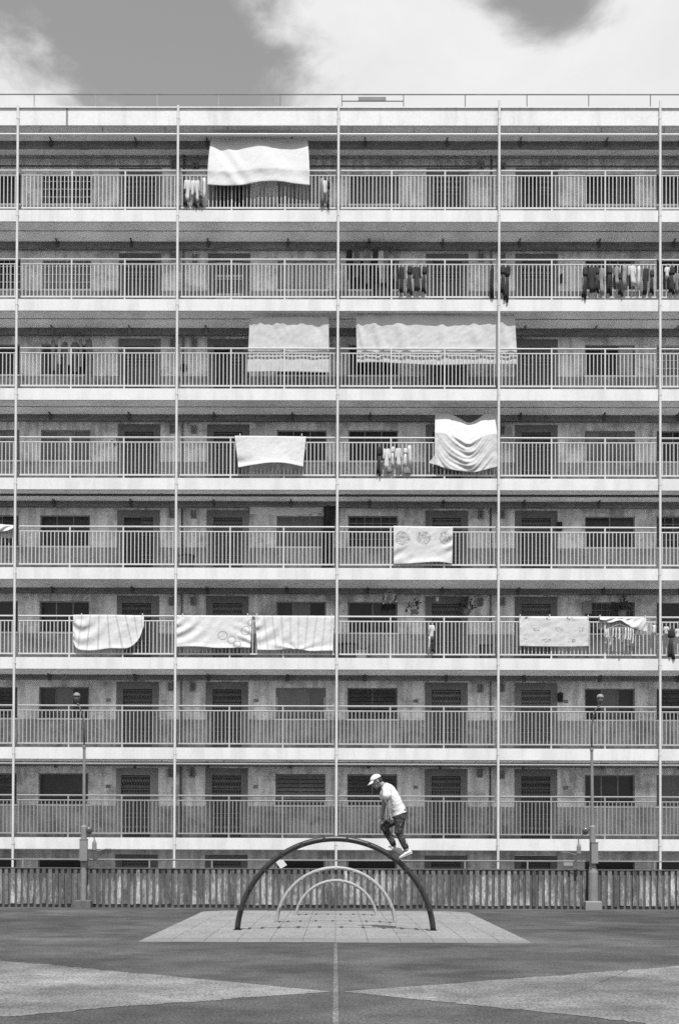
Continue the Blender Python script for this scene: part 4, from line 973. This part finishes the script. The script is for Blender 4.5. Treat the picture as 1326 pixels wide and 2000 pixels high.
run([('shirt', 366, 348, 392, 10, W_), ('trousers', 362, 366, 402, 9, D_), ('shirt', 377, 348, 384, 7, W_), ('trousers', 381, 372, 404, 10, D_), ('shirt', 385.5, 348, 394, 7, W_), ('towel', 399, 348, 393, 6, W_), ('trousers', 392, 378, 403, 9, D_)],
    YG, 'in the small bunch beside the topmost white sheet', 'clothes hung on the topmost railing')
run([('towel', 629, 348, 402, 6, M_), ('shirt', 633.5, 348, 380, 7, W_), ('trousers', 641, 350, 408, 6, D_)], YG, 'just left of the central downpipe, topmost railing', 'clothes hung on the topmost railing')
run([('shirt', 784, 517, 570, 8, D_), ('trousers', 801, 517, 575, 13, D_, -2), ('shirt', 814, 517, 567, 12, D_), ('trousers', 828, 517, 573, 10, D_)],
    YG, 'of four dark garments in front of the railing', 'dark garments on the second railing')
run([('towel', 960.5, 518, 581, 7, D_), ('trousers', 982, 516, 575, 12, D_), ('trousers', 993, 516, 590, 12, D_, -6)], YG, 'hung close to the downpipe, second railing from top', 'dark garments on the second railing')
run([('trousers', 1144, 518, 584, 11, D_, -4), ('shirt', 1156, 518, 570, 12, D_), ('trousers', 1166, 518, 572, 10, D_), ('shirt', 1175, 520, 574, 9, M_), ('trousers', 1190, 516, 576, 13, D_), ('shirt', 1205, 517, 556, 9, M_), ('trousers', 1211, 530, 578, 12, D_),
     ('towel', 1219, 517, 566, 9, M_), ('shirt', 1233, 515, 556, 11, W_, 4), ('towel', 1247, 520, 566, 6, W_), ('shirt', 1262, 520, 574, 9, D_, -3), ('trousers', 1273, 524, 574, 9, D_)],
    YG, 'in the long row of clothes at far right', 'long row of clothes on the second railing')
run([('shirt', 1303, 518, 542, 8, W_), ('trousers', 1312, 518, 574, 13, D_), ('shirt', 1322, 530, 572, 8, M_), ('towel', 1332, 520, 570, 10, D_)], YG, 'past the last downpipe at the right edge', 'long row of clothes on the second railing')
run([('shirt', 682, 484, 545, 9, D_), ('shirt', 697, 486, 540, 9, M_), ('shirt', 717, 484, 552, 10, M_), ('trousers', 733, 484, 566, 11, D_), ('shirt', 744, 486, 556, 9, 'curtainl' if False else W_), ('shirt', 754, 486, 556, 8, M_), ('trousers', 772, 492, 548, 10, M_)],
    YW-0.55, 'of those drying indoors of the railing before the window', 'clothes drying inside the second gallery')
run([('towel', 104, 664, 722, 8, M_), ('towel', 116, 663, 710, 7, W_), ('shirt', 127, 664, 728, 8, M_), ('towel', 136, 663, 712, 7, W_), ('shirt', 147, 664, 724, 9, M_), ('towel', 158, 663, 715, 7, M_), ('towel', 174, 663, 735, 13, M_)],
    YW-0.55, 'of those drying before the window, third gallery from top', 'clothes drying inside the third gallery')
run([('trousers', 740, 870, 930, 11, D_), ('shirt', 755, 873, 916, 11, W_), ('trousers', 767, 870, 914, 7, W_), ('shirt', 778, 872, 912, 9, W_), ('trousers', 791, 873, 914, 10, W_), ('towel', 800, 871, 913, 7, W_), ('sock', 760, 912, 924, 12, M_), ('sock', 795, 912, 926, 14, M_)],
    YG, 'in the bunch left of the scalloped sheet', 'clothes beside the scalloped sheet')
run([('shirt', 843, 1218, 1246, 9, W_), ('trousers', 845, 1244, 1274, 8, D_), ('towel', 838, 1244, 1274, 4, W_)], YG, 'in the lone bunch on a middle railing', 'lone bunch of clothes')
run([('towel', 1277, 1222, 1240, 7, W_), ('trousers', 1311, 1226, 1288, 15, D_), ('shirt', 1301, 1222, 1240, 8, W_), ('shirt', 1323, 1226, 1246, 8, W_)], YG, 'at far right beside the crumpled cloth', 'clothes beside the crumpled cloth')

# round drying racks with pegged socks
def rack(px, py, wpx, Y, n, drop, mats, label):
    c = at(px, py, Y); r = wpx/(F/Y)/2; root = empty('drying_rack', c)
    MB().tube([c+Vector((math.cos(t)*r, math.sin(t)*r*0.6, 0)) for t in [2*PI*k/20 for k in range(21)]], 0.008, 5).build('hoop', 'rail', root)
    MB().tube([c+Vector((-r, 0, 0)), c+Vector((0, 0, 0.16)), c+Vector((r, 0, 0))], 0.006, 5).build('hook', 'rail', root)
    for k in range(n):
        t = 2*PI*k/n+0.2; a_ = c+Vector((math.cos(t)*r, math.sin(t)*r*0.6, -0.01)); l_ = drop*gr.uniform(0.6, 1.1)
        mb = MB(); w_ = gr.uniform(0.022, 0.034); mb.loft([[a_+Vector((math.cos(q)*w_*f_+dx, math.sin(q)*0.012, -l_*z)) for q in [2*PI*j/8 for j in range(8)]] for f_, z, dx in ((0.6, 0, 0), (1, 0.2, 0), (0.9, 0.7, 0), (1.1, 0.85, -0.015), (0.6, 1.0, -0.03))])
        mb.build('sock', mats[k % len(mats)], root, smooth=True)
    tag(root, label, 'drying rack')
rack(1210, 1229, 52, DF+0.0, 26, 0.46, (W_, W_, W_, M_), 'hanging rack of pale socks under the crumpled white cloth')
rack(762, 1162, 26, YW-0.6, 10, 0.26, (W_, M_), 'small rack of pale socks hung near the ceiling by a dark window')

# ---------------------------------------------------------------- clutter on the galleries
def plant(px, py, Y, r, n, label, hang=True):
    c = at(px, py, Y); root = empty('potted_plant', c); rn = random.Random(px)
    mb = MB(); mb.loft([[c+Vector((math.cos(t)*k, math.sin(t)*k, z)) for t in [2*PI*j/12 for j in range(12)]] for k, z in ((r*0.3, -r*0.9), (r*0.42, -r*0.35))]); mb.build('pot', 'clay', root)
    for k in range(n):
        d = Vector((rn.gauss(0, 1), rn.gauss(0, 0.8), rn.gauss(0.2, 0.8))).normalized(); b_ = c+d*r*rn.uniform(0.3, 0.95); s_ = r*rn.uniform(0.22, 0.4)
        a_ = d.cross(Vector((rn.random(), rn.random(), 1))).normalized()*s_*0.5; f_ = d*s_
        mb = MB(); mb.v = [tuple(b_), tuple(b_+a_+f_*0.5), tuple(b_+f_*1.2), tuple(b_-a_+f_*0.5), tuple(b_+f_*0.5+Vector((0, 0, s_*0.12)))]; mb.f = [(0, 1, 4), (1, 2, 4), (2, 3, 4), (3, 0, 4)]
        mb.build('leaf', 'leafm', root)
    tag(root, label, 'plant')
plant(808, 1186, YW-0.25, 0.24, 46, 'dark bushy plant on the wall between window and doorway')
plant(912, 1184, YW-0.30, 0.30, 60, 'larger dark plant spilling right of a gated doorway')
plant(1215, 1188, YW-0.30, 0.34, 60, 'dark plant tangled across a window above the crumpled cloth')
plant(226, 862, YW-0.30, 0.16, 30, 'small dark plant on the wall left of a gated doorway')
c = at(854, 1171, YW-0.4)
mb = MB(); mb.loft([[c+Vector((math.cos(t)*k, math.sin(t)*k, z)) for t in [2*PI*j/14 for j in range(14)]] for k, z in ((0.042, -0.06), (0.055, 0.06))]); tag(mb.build('hanging_cup', 'whitecloth'), 'little white cup hung before the dark doorway among the plants', 'cup')
def bag(px, py, w_, h_, Y, mat, label, name='wall_box', cat='box'):
    a_, b_ = at(px-w_/2, py+h_/2, Y), at(px+w_/2, py-h_/2, Y); root = empty(name, ((a_.x+b_.x)/2, Y, a_.z))
    mb = MB(); e = 0.012; mb.loft([[Vector((x, y, z)) for x, y in ((a_.x+k, Y+k), (b_.x-k, Y+k), (b_.x-k, Y+0.14), (a_.x+k, Y+0.14))] for z, k in ((a_.z, e), (a_.z+e, 0), (b_.z-e, 0), (b_.z, e))]); mb.build('body', mat, root)
    box('flap', mat, root, a_.x+0.02, b_.x-0.02, Y-0.008, Y-0.001, a_.z+(b_.z-a_.z)*0.55, b_.z-0.02); tag(root, label, cat); return root
bag(1093, 1028, 10, 18, YW-0.15, 'darkcloth', 'small dark box on the wall right of a gated doorway, middle storey')
bag(1095, 1362, 9, 18, YW-0.15, 'darkcloth', 'small dark box on the wall right of a gated doorway, low storey')
bag(1147, 1186, 17, 24, YW-0.2, 'curtain', 'grey box on the wall left of the plant-covered window')
bag(358, 716, 12, 12, YW-0.2, 'darkcloth', 'dark bag on the wall beside the doorways, third gallery', 'hanging_bag', 'bag')
bag(1097, 541, 5, 16, YW-0.15, 'darkcloth', 'narrow dark box on the wall, second gallery from top', 'wall_box', 'box')
def bucket(px, s, Y, r, h, mat, label, name, cat):
    z = floor_z(s); x = at(px, 1000, Y).x; root = empty(name, (x, Y, z))
    mb = MB(); mb.loft([[Vector((x+math.cos(t)*k, Y+math.sin(t)*k, z+zz)) for t in [2*PI*j/16 for j in range(16)]] for k, zz in ((r*0.8, 0.004), (r, h), (r*0.9, h+0.01), (r*0.7, h*0.9))]); mb.build('tub', mat, root, smooth=False)
    MB().tube([(x+math.cos(t)*r*1.04, Y+math.sin(t)*r*1.04, z+h) for t in [2*PI*k/16 for k in range(17)]], 0.012, 5).build('rim', mat, root); tag(root, label, cat)
bucket(680, 3, YW-0.5, 0.30, 0.62, 'darkcloth', 'dark tub on the gallery floor right of the central downpipe', 'storage_tub', 'tub')
bucket(705, 3, YW-0.45, 0.22, 0.4, 'midcloth', 'grey tub beside the dark tub on the gallery floor', 'storage_tub', 'tub')
bucket(948, 3, YW-0.5, 0.2, 0.6, 'darkcloth', 'dark bin on the gallery floor left of the floral towel', 'storage_bin', 'bin')
bucket(745, 7, YW-0.5, 0.30, 0.9, 'darkcloth', 'tall dark bin behind the drying clothes, second gallery from top', 'storage_bin', 'bin')
bucket(365, 4, YW-0.5, 0.25, 0.65, 'darkcloth', 'dark bin on the gallery floor right of a downpipe, middle storey', 'storage_bin', 'bin')
# small door-number plates
for s in (1, 2):
    for px, py in ((212, 1375), (500, 1377), (812, 1380), (1105, 1380)):
        p = at(px, py, YW-0.006); z = floor_z(s)+1.62
        box('number_plate', 'curtain', blk, p.x-0.075, p.x+0.075, YW-0.012, YW-0.003, z, z+0.1)
bpy.context.view_layer.update()
